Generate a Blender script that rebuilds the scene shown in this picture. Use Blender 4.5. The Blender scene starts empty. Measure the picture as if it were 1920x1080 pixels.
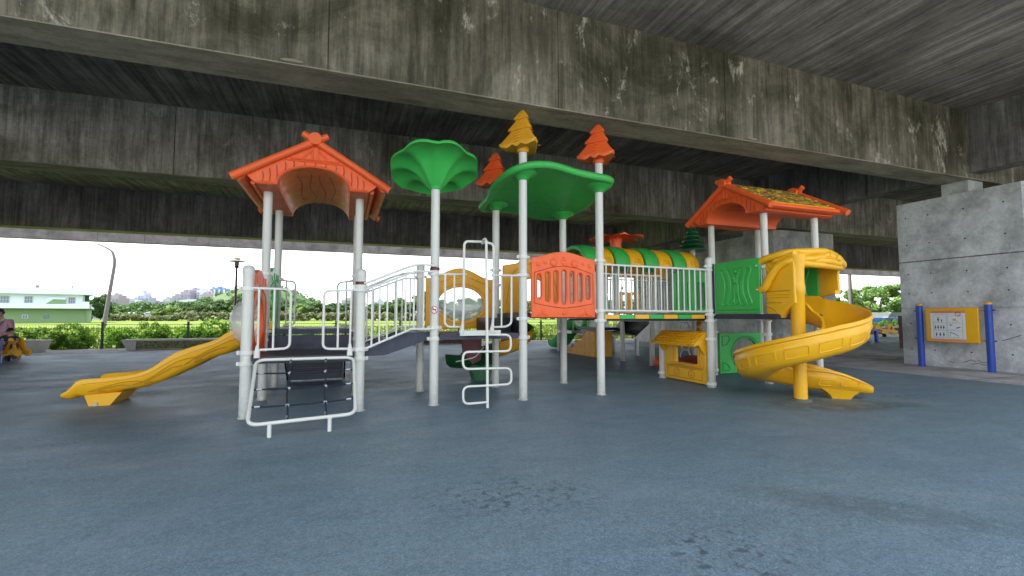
import bpy, bmesh, math, random
import numpy as np
from mathutils import Vector, Matrix

random.seed(7)
SC = bpy.context.scene
COL = SC.collection

# ------------------------------------------------------------------ camera, world, sun, exposure
YAW, PITCH, CAM_H, FPX = math.radians(20), math.radians(3.42), 1.13, 870.0
cam_d = bpy.data.cameras.new('camera')
cam_d.sensor_width = 36.0
cam_d.lens = 36.0 * FPX / 1920.0
cam_d.clip_start = 0.05
cam_d.clip_end = 4000
cam = bpy.data.objects.new('camera', cam_d)
cam.location = (0, 0, CAM_H)
cam.rotation_euler = (math.pi / 2 + PITCH, 0, -YAW)
COL.objects.link(cam)
SC.camera = cam

SUN_EL, SUN_AZ = math.radians(58), math.radians(280)      # azimuth, clockwise from +Y
world = bpy.data.worlds.new('World')
SC.world = world
world.use_nodes = True
wn, wl = world.node_tree.nodes, world.node_tree.links
wn.clear()
w_out = wn.new('ShaderNodeOutputWorld')
w_bg = wn.new('ShaderNodeBackground')
w_bg.inputs['Strength'].default_value = 0.12
w_sky = wn.new('ShaderNodeTexSky')
w_sky.sky_type = 'NISHITA'
w_sky.sun_disc = False
w_sky.sun_elevation = SUN_EL
w_sky.sun_rotation = SUN_AZ
w_sky.air_density = 1.0
w_sky.dust_density = 2.0
w_sky.ozone_density = 1.0
w_tc = wn.new('ShaderNodeTexCoord')
w_map = wn.new('ShaderNodeMapping')
w_map.inputs['Scale'].default_value = (2.2, 2.2, 7.0)
w_no = wn.new('ShaderNodeTexNoise')
w_no.inputs['Scale'].default_value = 1.7
w_no.inputs['Detail'].default_value = 7
w_no.inputs['Roughness'].default_value = 0.55
w_rp = wn.new('ShaderNodeValToRGB')
w_rp.color_ramp.elements[0].position = 0.36
w_rp.color_ramp.elements[1].position = 0.62
w_rp.color_ramp.elements[0].color = (0.35, 0.35, 0.35, 1)
w_mx = wn.new('ShaderNodeMixRGB')
w_mx.inputs['Color2'].default_value = (5.6, 6.0, 6.6, 1)
wl.new(w_tc.outputs['Generated'], w_map.inputs['Vector'])
wl.new(w_map.outputs['Vector'], w_no.inputs['Vector'])
wl.new(w_no.outputs['Fac'], w_rp.inputs['Fac'])
wl.new(w_rp.outputs['Color'], w_mx.inputs['Fac'])
wl.new(w_sky.outputs['Color'], w_mx.inputs['Color1'])
wl.new(w_mx.outputs['Color'], w_bg.inputs['Color'])
wl.new(w_bg.outputs['Background'], w_out.inputs['Surface'])

sun_d = bpy.data.lights.new('sun', 'SUN')
sun_d.energy = 3.2
sun_d.angle = math.radians(4)
sun_d.color = (1.0, 0.96, 0.9)
sun = bpy.data.objects.new('sun', sun_d)
to_sun = Vector((math.sin(SUN_AZ) * math.cos(SUN_EL), math.cos(SUN_AZ) * math.cos(SUN_EL), math.sin(SUN_EL)))
sun.rotation_euler = to_sun.to_track_quat('Z', 'Y').to_euler()
sun.location = (0, 0, 60)
COL.objects.link(sun)

SC.view_settings.view_transform = 'Standard'
SC.view_settings.look = 'None'
SC.view_settings.exposure = 2.15
SC.view_settings.gamma = 1.0
SC.view_settings.use_curve_mapping = False
SC.cycles.max_bounces = 10
SC.cycles.diffuse_bounces = 6
SC.cycles.use_denoising = True

# ------------------------------------------------------------------ materials
def new_mat(name):
    m = bpy.data.materials.new(name)
    m.use_nodes = True
    nt = m.node_tree
    b = nt.nodes['Principled BSDF']
    return m, nt, b

def nd(nt, kind, **kw):
    n = nt.nodes.new(kind)
    for k, v in kw.items():
        if k.startswith('_'):
            setattr(n, k[1:], v)
        else:
            n.inputs[k].default_value = v
    return n

def coords(nt, scale=(1, 1, 1), world_space=True):
    if world_space:
        g = nt.nodes.new('ShaderNodeNewGeometry')
        src = g.outputs['Position']
    else:
        g = nt.nodes.new('ShaderNodeTexCoord')
        src = g.outputs['Object']
    mp = nt.nodes.new('ShaderNodeMapping')
    mp.inputs['Scale'].default_value = scale
    nt.links.new(src, mp.inputs['Vector'])
    return mp.outputs['Vector']

def noise(nt, vec, scale, detail=4, rough=0.55, dist=0.0):
    n = nd(nt, 'ShaderNodeTexNoise', Scale=scale, Detail=detail, Roughness=rough, Distortion=dist)
    nt.links.new(vec, n.inputs['Vector'])
    return n.outputs['Fac']

def ramp(nt, fac, stops):
    r = nt.nodes.new('ShaderNodeValToRGB')
    els = r.color_ramp.elements
    while len(els) < len(stops):
        els.new(0.5)
    for e, (p, c) in zip(els, stops):
        e.position = p
        e.color = (c[0], c[1], c[2], 1) if hasattr(c, '__len__') else (c, c, c, 1)
    nt.links.new(fac, r.inputs['Fac'])
    return r.outputs['Color']

def mix(nt, fac, a, b, mode='MIX'):
    m = nt.nodes.new('ShaderNodeMixRGB')
    m.blend_type = mode
    for sock, v in ((m.inputs['Fac'], fac), (m.inputs['Color1'], a), (m.inputs['Color2'], b)):
        if hasattr(v, 'is_linked') or hasattr(v, 'links'):
            nt.links.new(v, sock)
        elif isinstance(v, (int, float)):
            sock.default_value = v
        else:
            sock.default_value = (v[0], v[1], v[2], 1)
    return m.outputs['Color']

def bump(nt, b, h, strength=0.3, dist=0.01):
    n = nd(nt, 'ShaderNodeBump', Strength=strength, Distance=dist)
    nt.links.new(h, n.inputs['Height'])
    nt.links.new(n.outputs['Normal'], b.inputs['Normal'])

def plastic(name, col, rough=0.36, dirt_shade=(0.30, 0.27, 0.22), amount=0.22, spec=0.45):
    m, nt, b = new_mat(name)
    v = coords(nt)
    n1 = noise(nt, v, 2.3, 5, 0.6)
    c = mix(nt, n1, [x * 0.86 for x in col], [min(1, x * 1.08) for x in col])
    v2 = coords(nt, (5, 5, 1.2))
    n2 = ramp(nt, noise(nt, v2, 2.2, 6, 0.65), [(0.55, 0.0), (0.8, amount)])
    c = mix(nt, n2, c, dirt_shade)
    nt.links.new(c, b.inputs['Base Color'])
    r = ramp(nt, noise(nt, v, 9, 4, 0.6), [(0.3, rough - 0.06), (0.75, rough + 0.2)])
    nt.links.new(r, b.inputs['Roughness'])
    b.inputs['Specular IOR Level'].default_value = spec
    bump(nt, b, noise(nt, v, 55, 2, 0.5), 0.06, 0.004)
    return m

def flat(name, col, rough=0.6, metal=0.0, var=0.12, scale=6):
    m, nt, b = new_mat(name)
    v = coords(nt)
    c = mix(nt, noise(nt, v, scale, 4), [x * (1 - var) for x in col], [min(1, x * (1 + var)) for x in col])
    nt.links.new(c, b.inputs['Base Color'])
    b.inputs['Roughness'].default_value = rough
    b.inputs['Metallic'].default_value = metal
    return m

def concrete(name, lo, mid, hi, algae, streak=(3.0, 3.0, 0.35), algae_amt=0.6, light=(0.34, 0.33, 0.29), light_amt=0.5, board=None):
    m, nt, b = new_mat(name)
    v = coords(nt)
    vs = coords(nt, streak)
    base = ramp(nt, noise(nt, v, 0.55, 8, 0.68, 0.6), [(0.28, lo), (0.5, mid), (0.74, hi)])
    st = ramp(nt, noise(nt, vs, 1.5, 7, 0.7), [(0.36, 0.45), (0.6, 1.0)])
    c = mix(nt, 0.85, base, st, 'MULTIPLY')
    fine = ramp(nt, noise(nt, v, 14, 6, 0.7), [(0.25, 0.72), (0.7, 1.08)])
    c = mix(nt, 0.8, c, fine, 'MULTIPLY')
    al = ramp(nt, noise(nt, coords(nt, (1.0, 1.0, 0.8)), 0.42, 8, 0.72, 0.8), [(0.46, 0.0), (0.62, algae_amt)])
    c = mix(nt, al, c, algae)
    al2 = ramp(nt, noise(nt, vs, 2.1, 8, 0.75, 0.4), [(0.52, 0.0), (0.68, algae_amt * 0.75)])
    c = mix(nt, al2, c, [x * 0.55 for x in algae])
    lt = ramp(nt, noise(nt, coords(nt, (1.6, 1.6, 0.9)), 1.25, 9, 0.78, 0.5), [(0.57, 0.0), (0.66, light_amt)])
    c = mix(nt, lt, c, light)
    if streak[2] < 1 or streak[1] < 1:
        dr = ramp(nt, noise(nt, coords(nt, tuple(q * 3.5 if q > 1 else q * 1.4 for q in streak)), 1.3, 6, 0.7, 0.2), [(0.36, 0.50), (0.58, 1.12)])
        c = mix(nt, 0.75, c, dr, 'MULTIPLY')
    if board:
        w = nd(nt, 'ShaderNodeTexNoise', Scale=1.0, Detail=5, Roughness=0.7)
        nt.links.new(coords(nt, board), w.inputs['Vector'])
        c = mix(nt, 0.75, c, ramp(nt, w.outputs['Fac'], [(0.30, 0.66), (0.66, 1.16)]), 'MULTIPLY')
    pit = ramp(nt, noise(nt, v, 30, 3, 0.6), [(0.30, 0.25), (0.38, 1.0)])
    c = mix(nt, 0.45, c, pit, 'MULTIPLY')
    nt.links.new(c, b.inputs['Base Color'])
    b.inputs['Roughness'].default_value = 0.9
    b.inputs['Specular IOR Level'].default_value = 0.25
    bump(nt, b, noise(nt, v, 9, 8, 0.7), 0.35, 0.02)
    return m

M = {}
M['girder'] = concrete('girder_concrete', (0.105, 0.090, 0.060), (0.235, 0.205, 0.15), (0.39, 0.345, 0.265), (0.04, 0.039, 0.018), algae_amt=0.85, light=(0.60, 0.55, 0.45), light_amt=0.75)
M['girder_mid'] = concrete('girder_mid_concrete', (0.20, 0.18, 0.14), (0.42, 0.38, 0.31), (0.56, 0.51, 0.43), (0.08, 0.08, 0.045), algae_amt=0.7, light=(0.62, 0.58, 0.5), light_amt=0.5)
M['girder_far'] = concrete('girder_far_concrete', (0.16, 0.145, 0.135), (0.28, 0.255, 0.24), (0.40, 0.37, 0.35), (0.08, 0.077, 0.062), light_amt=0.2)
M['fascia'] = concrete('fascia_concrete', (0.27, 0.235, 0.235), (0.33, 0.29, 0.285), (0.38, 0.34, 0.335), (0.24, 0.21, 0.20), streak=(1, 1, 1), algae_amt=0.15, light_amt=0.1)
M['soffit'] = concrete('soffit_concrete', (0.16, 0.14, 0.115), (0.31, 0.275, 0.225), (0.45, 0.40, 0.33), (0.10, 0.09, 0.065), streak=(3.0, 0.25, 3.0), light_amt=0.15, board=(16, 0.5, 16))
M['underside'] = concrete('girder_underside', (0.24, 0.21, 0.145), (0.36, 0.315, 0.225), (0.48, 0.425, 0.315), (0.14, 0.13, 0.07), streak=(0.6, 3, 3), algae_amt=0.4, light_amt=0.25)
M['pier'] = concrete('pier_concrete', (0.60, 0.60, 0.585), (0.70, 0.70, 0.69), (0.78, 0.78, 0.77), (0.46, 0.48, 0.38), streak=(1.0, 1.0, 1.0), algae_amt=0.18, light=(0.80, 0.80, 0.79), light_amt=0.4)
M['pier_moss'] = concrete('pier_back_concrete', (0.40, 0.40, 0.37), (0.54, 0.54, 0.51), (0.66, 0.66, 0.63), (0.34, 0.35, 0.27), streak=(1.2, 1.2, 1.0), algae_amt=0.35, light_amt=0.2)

def rubber(name, a, b_, stain, spots=()):
    m, nt, b = new_mat(name)
    v = coords(nt)
    c = mix(nt, ramp(nt, noise(nt, v, 0.35, 5, 0.55), [(0.35, 0.0), (0.65, 1.0)]), a, b_)
    g = ramp(nt, noise(nt, v, 85, 3, 0.8), [(0.30, 0.55), (0.5, 1.0), (0.70, 1.6)])
    c = mix(nt, 0.8, c, g, 'MULTIPLY')
    g2 = ramp(nt, noise(nt, v, 22, 5, 0.8), [(0.3, 0.72), (0.7, 1.24)])
    c = mix(nt, 0.8, c, g2, 'MULTIPLY')
    g3 = ramp(nt, noise(nt, coords(nt, (1, 2.2, 1)), 2.6, 6, 0.7, 0.5), [(0.3, 0.84), (0.7, 1.12)])
    c = mix(nt, 0.8, c, g3, 'MULTIPLY')
    s = ramp(nt, noise(nt, coords(nt, (1.0, 2.4, 1)), 0.9, 7, 0.7, 0.6), [(0.62, 0.0), (0.72, 0.35)])
    c = mix(nt, s, c, stain)
    s2 = ramp(nt, noise(nt, coords(nt, (1, 1, 1)), 6.0, 6, 0.78, 0.3), [(0.66, 0.0), (0.70, 0.6)])
    c = mix(nt, s2, c, [x * 0.6 for x in stain])
    # scuffs and damp marks with their own outlines
    for (sx, sy, rx_, ry_, rot, amt, thr, tint) in spots:
        g_ = nt.nodes.new('ShaderNodeNewGeometry')
        mp_ = nt.nodes.new('ShaderNodeMapping'); mp_.vector_type = 'TEXTURE'
        mp_.inputs['Location'].default_value = (sx, sy, 0); mp_.inputs['Rotation'].default_value = (0, 0, rot); mp_.inputs['Scale'].default_value = (rx_, ry_, 1)
        nt.links.new(g_.outputs['Position'], mp_.inputs['Vector'])
        gr = nt.nodes.new('ShaderNodeTexGradient'); gr.gradient_type = 'SPHERICAL'
        nt.links.new(mp_.outputs['Vector'], gr.inputs['Vector'])
        fall = ramp(nt, gr.outputs['Fac'], [(0.0, 0.0), (0.45, 1.0)])
        blot = ramp(nt, noise(nt, v, 5.0 if thr < 0.5 else 13.0, 6, 0.7, 0.4), [(thr, 0.0), (thr + 0.07, amt)])
        c = mix(nt, mix(nt, 1.0, fall, blot, 'MULTIPLY'), c, tint)
    # worn, dusty patches
    d = ramp(nt, noise(nt, coords(nt, (1, 1.6, 1)), 0.8, 7, 0.72, 0.4), [(0.52, 0.0), (0.76, 0.22)])
    c = mix(nt, d, c, (0.34, 0.36, 0.38))
    sp = ramp(nt, noise(nt, v, 95, 1, 0.4), [(0.785, 0.0), (0.80, 0.8)])
    c = mix(nt, sp, c, (0.5, 0.5, 0.48))
    nt.links.new(c, b.inputs['Base Color'])
    r = ramp(nt, noise(nt, coords(nt, (1, 1.5, 1)), 1.1, 5, 0.6), [(0.3, 0.42), (0.7, 0.62)])
    nt.links.new(r, b.inputs['Roughness'])
    b.inputs['Specular IOR Level'].default_value = 0.4
    h = mix(nt, 0.4, noise(nt, v, 160, 2, 0.7), noise(nt, v, 30, 4, 0.7))
    bump(nt, b, h, 0.8, 0.008)
    return m

M['rubber'] = rubber('blue_rubber', (0.125, 0.186, 0.232), (0.138, 0.204, 0.232), (0.05, 0.066, 0.075), [(1.05, 2.82, 0.75, 0.35, -0.2, 0.7, 0.53, (0.04, 0.052, 0.06)), (1.5, 2.15, 0.35, 0.25, 0, 0.5, 0.58, (0.05, 0.06, 0.07)), (2.95, 1.9, 0.9, 0.22, -0.78, 0.38, 0.38, (0.06, 0.08, 0.09)), (1.76, 1.78, 0.4, 0.3, -0.2, 0.75, 0.54, (0.035, 0.045, 0.05)), (5.9, 4.2, 1.3, 0.5, -0.3, 0.6, 0.40, (0.055, 0.06, 0.05)), (7.3, 4.3, 0.5, 0.25, -0.3, 0.6, 0.5, (0.04, 0.05, 0.05)), (2.2, 1.55, 1.2, 0.6, 0.0, 0.5, 0.62, (0.05, 0.06, 0.065)), (-2.4, 6.9, 2.2, 1.0, 0.0, 0.45, 0.42, (0.16, 0.18, 0.20)), (-0.3, 5.2, 1.2, 0.5, 0, 0.45, 0.45, (0.20, 0.22, 0.24)), (-3.4, 10.0, 4.0, 1.2, 0.0, 0.5, 0.45, (0.22, 0.23, 0.25))])
M['green_rubber'] = rubber('green_rubber', (0.17, 0.24, 0.19), (0.20, 0.27, 0.22), (0.08, 0.09, 0.08))
M['pavement'] = concrete('pavement_concrete', (0.44, 0.415, 0.40), (0.53, 0.50, 0.485), (0.61, 0.585, 0.57), (0.34, 0.32, 0.29), streak=(1, 1, 1), algae_amt=0.25, light=(0.45, 0.43, 0.42), light_amt=0.3)

def field_mat():
    m, nt, b = new_mat('field_grass')
    v = coords(nt)
    c = ramp(nt, noise(nt, coords(nt, (0.25, 1.0, 1)), 0.16, 6, 0.6), [(0.3, (0.07, 0.105, 0.014)), (0.5, (0.11, 0.15, 0.02)), (0.7, (0.15, 0.175, 0.035))])
    c = mix(nt, 0.7, c, ramp(nt, noise(nt, coords(nt, (1, 2.5, 1)), 2.0, 6, 0.75), [(0.3, 0.6), (0.7, 1.25)]), 'MULTIPLY')
    nt.links.new(c, b.inputs['Base Color'])
    b.inputs['Roughness'].default_value = 0.9
    b.inputs['Specular IOR Level'].default_value = 0.1
    return m
M['field'] = field_mat()

def leaf(name, a, b_, c_, trans=0.35, sc=0.9):
    m, nt, b = new_mat(name)
    v = coords(nt)
    oi = nt.nodes.new('ShaderNodeObjectInfo')
    c = ramp(nt, noise(nt, v, sc, 4, 0.7), [(0.3, a), (0.52, b_), (0.75, c_)])
    hs = nd(nt, 'ShaderNodeHueSaturation', Saturation=1.0)
    mr = nd(nt, 'ShaderNodeMapRange')
    mr.inputs['To Min'].default_value = 0.8
    mr.inputs['To Max'].default_value = 1.2
    nt.links.new(oi.outputs['Random'], mr.inputs['Value'])
    nt.links.new(mr.outputs['Result'], hs.inputs['Value'])
    nt.links.new(c, hs.inputs['Color'])
    nt.links.new(hs.outputs['Color'], b.inputs['Base Color'])
    b.inputs['Roughness'].default_value = 0.6
    b.inputs['Specular IOR Level'].default_value = 0.3
    tr = nt.nodes.new('ShaderNodeBsdfTranslucent')
    nt.links.new(hs.outputs['Color'], tr.inputs['Color'])
    ms = nt.nodes.new('ShaderNodeMixShader')
    ms.inputs[0].default_value = trans
    out = nt.nodes['Material Output']
    nt.links.new(b.outputs[0], ms.inputs[1])
    nt.links.new(tr.outputs[0], ms.inputs[2])
    nt.links.new(ms.outputs[0], out.inputs['Surface'])
    return m
M['shrub'] = leaf('shrub_leaves', (0.055, 0.13, 0.006), (0.12, 0.26, 0.012), (0.19, 0.36, 0.020), 0.45, 2.0)
M['tree'] = leaf('tree_leaves', (0.028, 0.065, 0.014), (0.055, 0.115, 0.022), (0.09, 0.16, 0.035), 0.25, 0.25)
M['tree_light'] = leaf('light_tree_leaves', (0.06, 0.12, 0.02), (0.11, 0.19, 0.03), (0.17, 0.25, 0.05), 0.3, 0.3)
M['tree_right'] = leaf('wide_tree_leaves', (0.05, 0.11, 0.02), (0.10, 0.18, 0.035), (0.16, 0.25, 0.06), 0.3, 0.6)
M['reed'] = leaf('reed_leaves', (0.08, 0.10, 0.035), (0.13, 0.145, 0.06), (0.18, 0.17, 0.09), 0.2, 0.15)
M['bark'] = flat('bark', (0.09, 0.07, 0.055), 0.9, 0, 0.4, 12)
M['hill'] = leaf('hill_leaves', (0.035, 0.08, 0.02), (0.06, 0.12, 0.028), (0.09, 0.16, 0.04), 0.2, 0.05)

M['yellow'] = plastic('yellow_plastic', (0.84, 0.43, 0.010), 0.33, amount=0.14)
M['yellow_deep'] = plastic('amber_plastic', (0.74, 0.34, 0.012), 0.4, amount=0.35)
M['orange'] = plastic('orange_plastic', (0.86, 0.125, 0.022), 0.42, amount=0.12)
M['red'] = plastic('red_plastic', (0.55, 0.045, 0.02), 0.4)
M['yellow_groove'] = plastic('shaded_yellow_groove', (0.50, 0.245, 0.01), 0.5)  # darker plastics for relief lines: groove shade painted into the colour
M['orange_groove'] = plastic('shaded_orange_groove', (0.42, 0.045, 0.012), 0.5)
M['green_groove'] = plastic('shaded_green_groove', (0.016, 0.19, 0.03), 0.5)
M['green'] = plastic('green_plastic', (0.045, 0.42, 0.07), 0.36, amount=0.12)
M['dark_green'] = plastic('dark_green_plastic', (0.012, 0.13, 0.035), 0.3)
M['maroon'] = plastic('maroon_plastic', (0.14, 0.02, 0.018), 0.4)
M['navy'] = plastic('navy_coated_steel', (0.030, 0.033, 0.055), 0.42, (0.12, 0.11, 0.1), 0.3)
M['black'] = plastic('black_plastic', (0.012, 0.013, 0.018), 0.35, (0.05, 0.05, 0.05), 0.2)
M['blue'] = plastic('blue_plastic', (0.018, 0.06, 0.36), 0.36)
M['white_tube'] = plastic('cream_tube_paint', (0.72, 0.70, 0.62), 0.34, (0.42, 0.38, 0.30), 0.25)

def post_mat():
    m, nt, b = new_mat('cream_post_paint')
    c = mix(nt, noise(nt, coords(nt), 3, 5, 0.6), (0.58, 0.56, 0.49), (0.67, 0.65, 0.575))
    ch = ramp(nt, noise(nt, coords(nt, (1, 1, 0.6)), 42, 5, 0.75), [(0.60, 0.0), (0.68, 0.55)])
    c = mix(nt, ch, c, (0.80, 0.80, 0.78))
    c = mix(nt, ramp(nt, noise(nt, coords(nt, (6, 6, 0.7)), 2.4, 6, 0.7), [(0.52, 0.0), (0.8, 0.45)]), c, (0.34, 0.31, 0.26))
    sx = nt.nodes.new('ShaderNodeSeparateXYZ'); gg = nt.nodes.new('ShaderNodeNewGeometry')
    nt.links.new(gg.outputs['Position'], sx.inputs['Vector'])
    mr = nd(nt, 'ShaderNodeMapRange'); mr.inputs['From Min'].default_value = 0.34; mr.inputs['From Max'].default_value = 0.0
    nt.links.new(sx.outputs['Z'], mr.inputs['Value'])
    dirt_shade = mix(nt, 1.0, mr.outputs['Result'], ramp(nt, noise(nt, coords(nt), 16, 6, 0.75), [(0.36, 0.15), (0.66, 1.0)]), 'MULTIPLY')  # darker towards the foot: contact shade painted in together with grime
    c = mix(nt, mix(nt, 1.0, dirt_shade, (0.75, 0.75, 0.75), 'MULTIPLY'), c, (0.25, 0.235, 0.20))
    nt.links.new(c, b.inputs['Base Color'])
    b.inputs['Roughness'].default_value = 0.36
    bump(nt, b, noise(nt, coords(nt), 60, 3, 0.6), 0.08, 0.003)
    return m
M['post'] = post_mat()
M['steel'] = flat('galvanised_steel', (0.42, 0.43, 0.44), 0.42, 0.7, 0.1)
M['bolt'] = flat('bolt_steel', (0.55, 0.55, 0.53), 0.35, 0.6)
M['rope'] = flat('navy_rope', (0.015, 0.018, 0.035), 0.9, 0, 0.4, 90)
M['thatch'] = None
def thatch_mat():
    m, nt, b = new_mat('thatch_paint')
    c = ramp(nt, noise(nt, coords(nt), 9, 6, 0.75, 0.4), [(0.40, (0.10, 0.065, 0.025)), (0.49, (0.26, 0.16, 0.03)), (0.55, (0.66, 0.38, 0.02)), (0.68, (0.80, 0.48, 0.03))])
    nt.links.new(c, b.inputs['Base Color'])
    b.inputs['Roughness'].default_value = 0.55
    return m
M['thatch'] = thatch_mat()

def perforated(name):
    m, nt, b = new_mat(name)
    v = coords(nt, (26, 26, 26))
    vo = nd(nt, 'ShaderNodeTexVoronoi', Scale=1.0, Randomness=0.0)
    nt.links.new(v, vo.inputs['Vector'])
    c = ramp(nt, vo.outputs['Distance'], [(0.30, (0.006, 0.006, 0.009)), (0.36, (0.06, 0.06, 0.075))])
    nt.links.new(c, b.inputs['Base Color'])
    b.inputs['Roughness'].default_value = 0.4
    bump(nt, b, vo.outputs['Distance'], 0.4, 0.01)
    return m
M['perf'] = perforated('perforated_deck')

def clear():
    m, nt, b = new_mat('clear_dome')
    b.inputs['Base Color'].default_value = (0.86, 0.88, 0.86, 1)
    b.inputs['Roughness'].default_value = 0.25
    b.inputs['Alpha'].default_value = 0.42
    b.inputs['Transmission Weight'].default_value = 0.2
    return m
M['clear'] = clear()

def pebble(name, a, b_, c_):
    m, nt, b = new_mat(name)
    vo = nd(nt, 'ShaderNodeTexVoronoi', Scale=22.0)
    nt.links.new(coords(nt), vo.inputs['Vector'])
    c = ramp(nt, vo.outputs['Color'], [(0.2, a), (0.5, b_), (0.8, c_)])
    nt.links.new(c, b.inputs['Base Color'])
    b.inputs['Roughness'].default_value = 0.8
    bump(nt, b, vo.outputs['Distance'], 0.8, 0.02)
    return m
M['pebble'] = pebble('olive_pebbledash', (0.08, 0.085, 0.04), (0.15, 0.16, 0.07), (0.22, 0.22, 0.11))
M['red_pebble'] = pebble('red_pebbledash', (0.10, 0.03, 0.035), (0.17, 0.06, 0.065), (0.26, 0.12, 0.12))
M['planter'] = flat('planter_concrete', (0.46, 0.43, 0.38), 0.85, 0, 0.12, 5)
M['fence'] = flat('fence_green_steel', (0.02, 0.05, 0.035), 0.5, 0.2)
M['lamp'] = flat('lamp_maroon_paint', (0.07, 0.025, 0.03), 0.45)
M['lamp_grey'] = flat('lamp_grey_metal', (0.3, 0.25, 0.24), 0.45)
M['pole'] = flat('weathered_pole', (0.13, 0.11, 0.12), 0.8, 0, 0.25, 3)
M['house_white'] = flat('white_render', (0.60, 0.66, 0.72), 0.8, 0, 0.06, 0.6)
M['house_green'] = flat('green_render', (0.17, 0.26, 0.12), 0.85, 0, 0.1, 0.4)
M['glass'] = flat('window_glass', (0.13, 0.16, 0.19), 0.15)
M['frame_white'] = flat('window_frame_white', (0.42, 0.45, 0.48), 0.6)
M['ink'] = flat('print_ink', (0.02, 0.02, 0.025), 0.6)
M['ink_red'] = flat('print_red', (0.6, 0.03, 0.04), 0.6)
M['paper'] = flat('white_print_sheet', (0.74, 0.74, 0.73), 0.45, 0, 0.04)
M['salmon'] = flat('salmon_print', (0.72, 0.26, 0.17), 0.5, 0, 0.05)
M['ink_green'] = flat('print_green', (0.03, 0.2, 0.05), 0.6)
M['ink_orange'] = flat('print_orange', (0.75, 0.35, 0.04), 0.6)
M['skin'] = flat('skin', (0.50, 0.27, 0.19), 0.55, 0, 0.05)
M['pink'] = flat('mauve_cloth', (0.50, 0.27, 0.33), 0.85, 0, 0.1, 12)
M['dark_cloth'] = flat('dark_cloth', (0.025, 0.028, 0.04), 0.85)
M['black_cloth'] = flat('black_cloth', (0.01, 0.01, 0.013), 0.9)
M['tan_cloth'] = flat('tan_cloth', (0.42, 0.32, 0.14), 0.85)
M['grey_cloth'] = flat('grey_cloth', (0.12, 0.125, 0.12), 0.85)
M['red_cloth'] = flat('rust_cloth', (0.42, 0.07, 0.04), 0.85)
M['scarf'] = flat('pale_scarf', (0.55, 0.5, 0.47), 0.9)
M['shoe'] = flat('pink_shoe', (0.5, 0.22, 0.22), 0.7)
M['hair'] = flat('dark_hair', (0.012, 0.01, 0.01), 0.6)
M['brownwall'] = flat('brown_wall', (0.11, 0.055, 0.045), 0.9, 0, 0.3, 1)
M['tarp'] = flat('blue_tarp', (0.06, 0.13, 0.45), 0.6, 0, 0.25, 2)
M['silver'] = flat('pale_sheet', (0.5, 0.55, 0.6), 0.5)
CITY = [flat('city_mauve', (0.25, 0.225, 0.26), 0.8), flat('city_grey', (0.28, 0.30, 0.35), 0.8), flat('city_white', (0.42, 0.45, 0.50), 0.8),
        flat('city_blue', (0.09, 0.17, 0.34), 0.6), flat('city_brown', (0.25, 0.215, 0.225), 0.8)]  # tints paled towards blue-grey: distance haze painted into the walls
M['city_glass'] = flat('city_windows', (0.17, 0.20, 0.27), 0.4)
M['roof_white'] = flat('stadium_roof', (0.38, 0.39, 0.42), 0.6)

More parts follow.
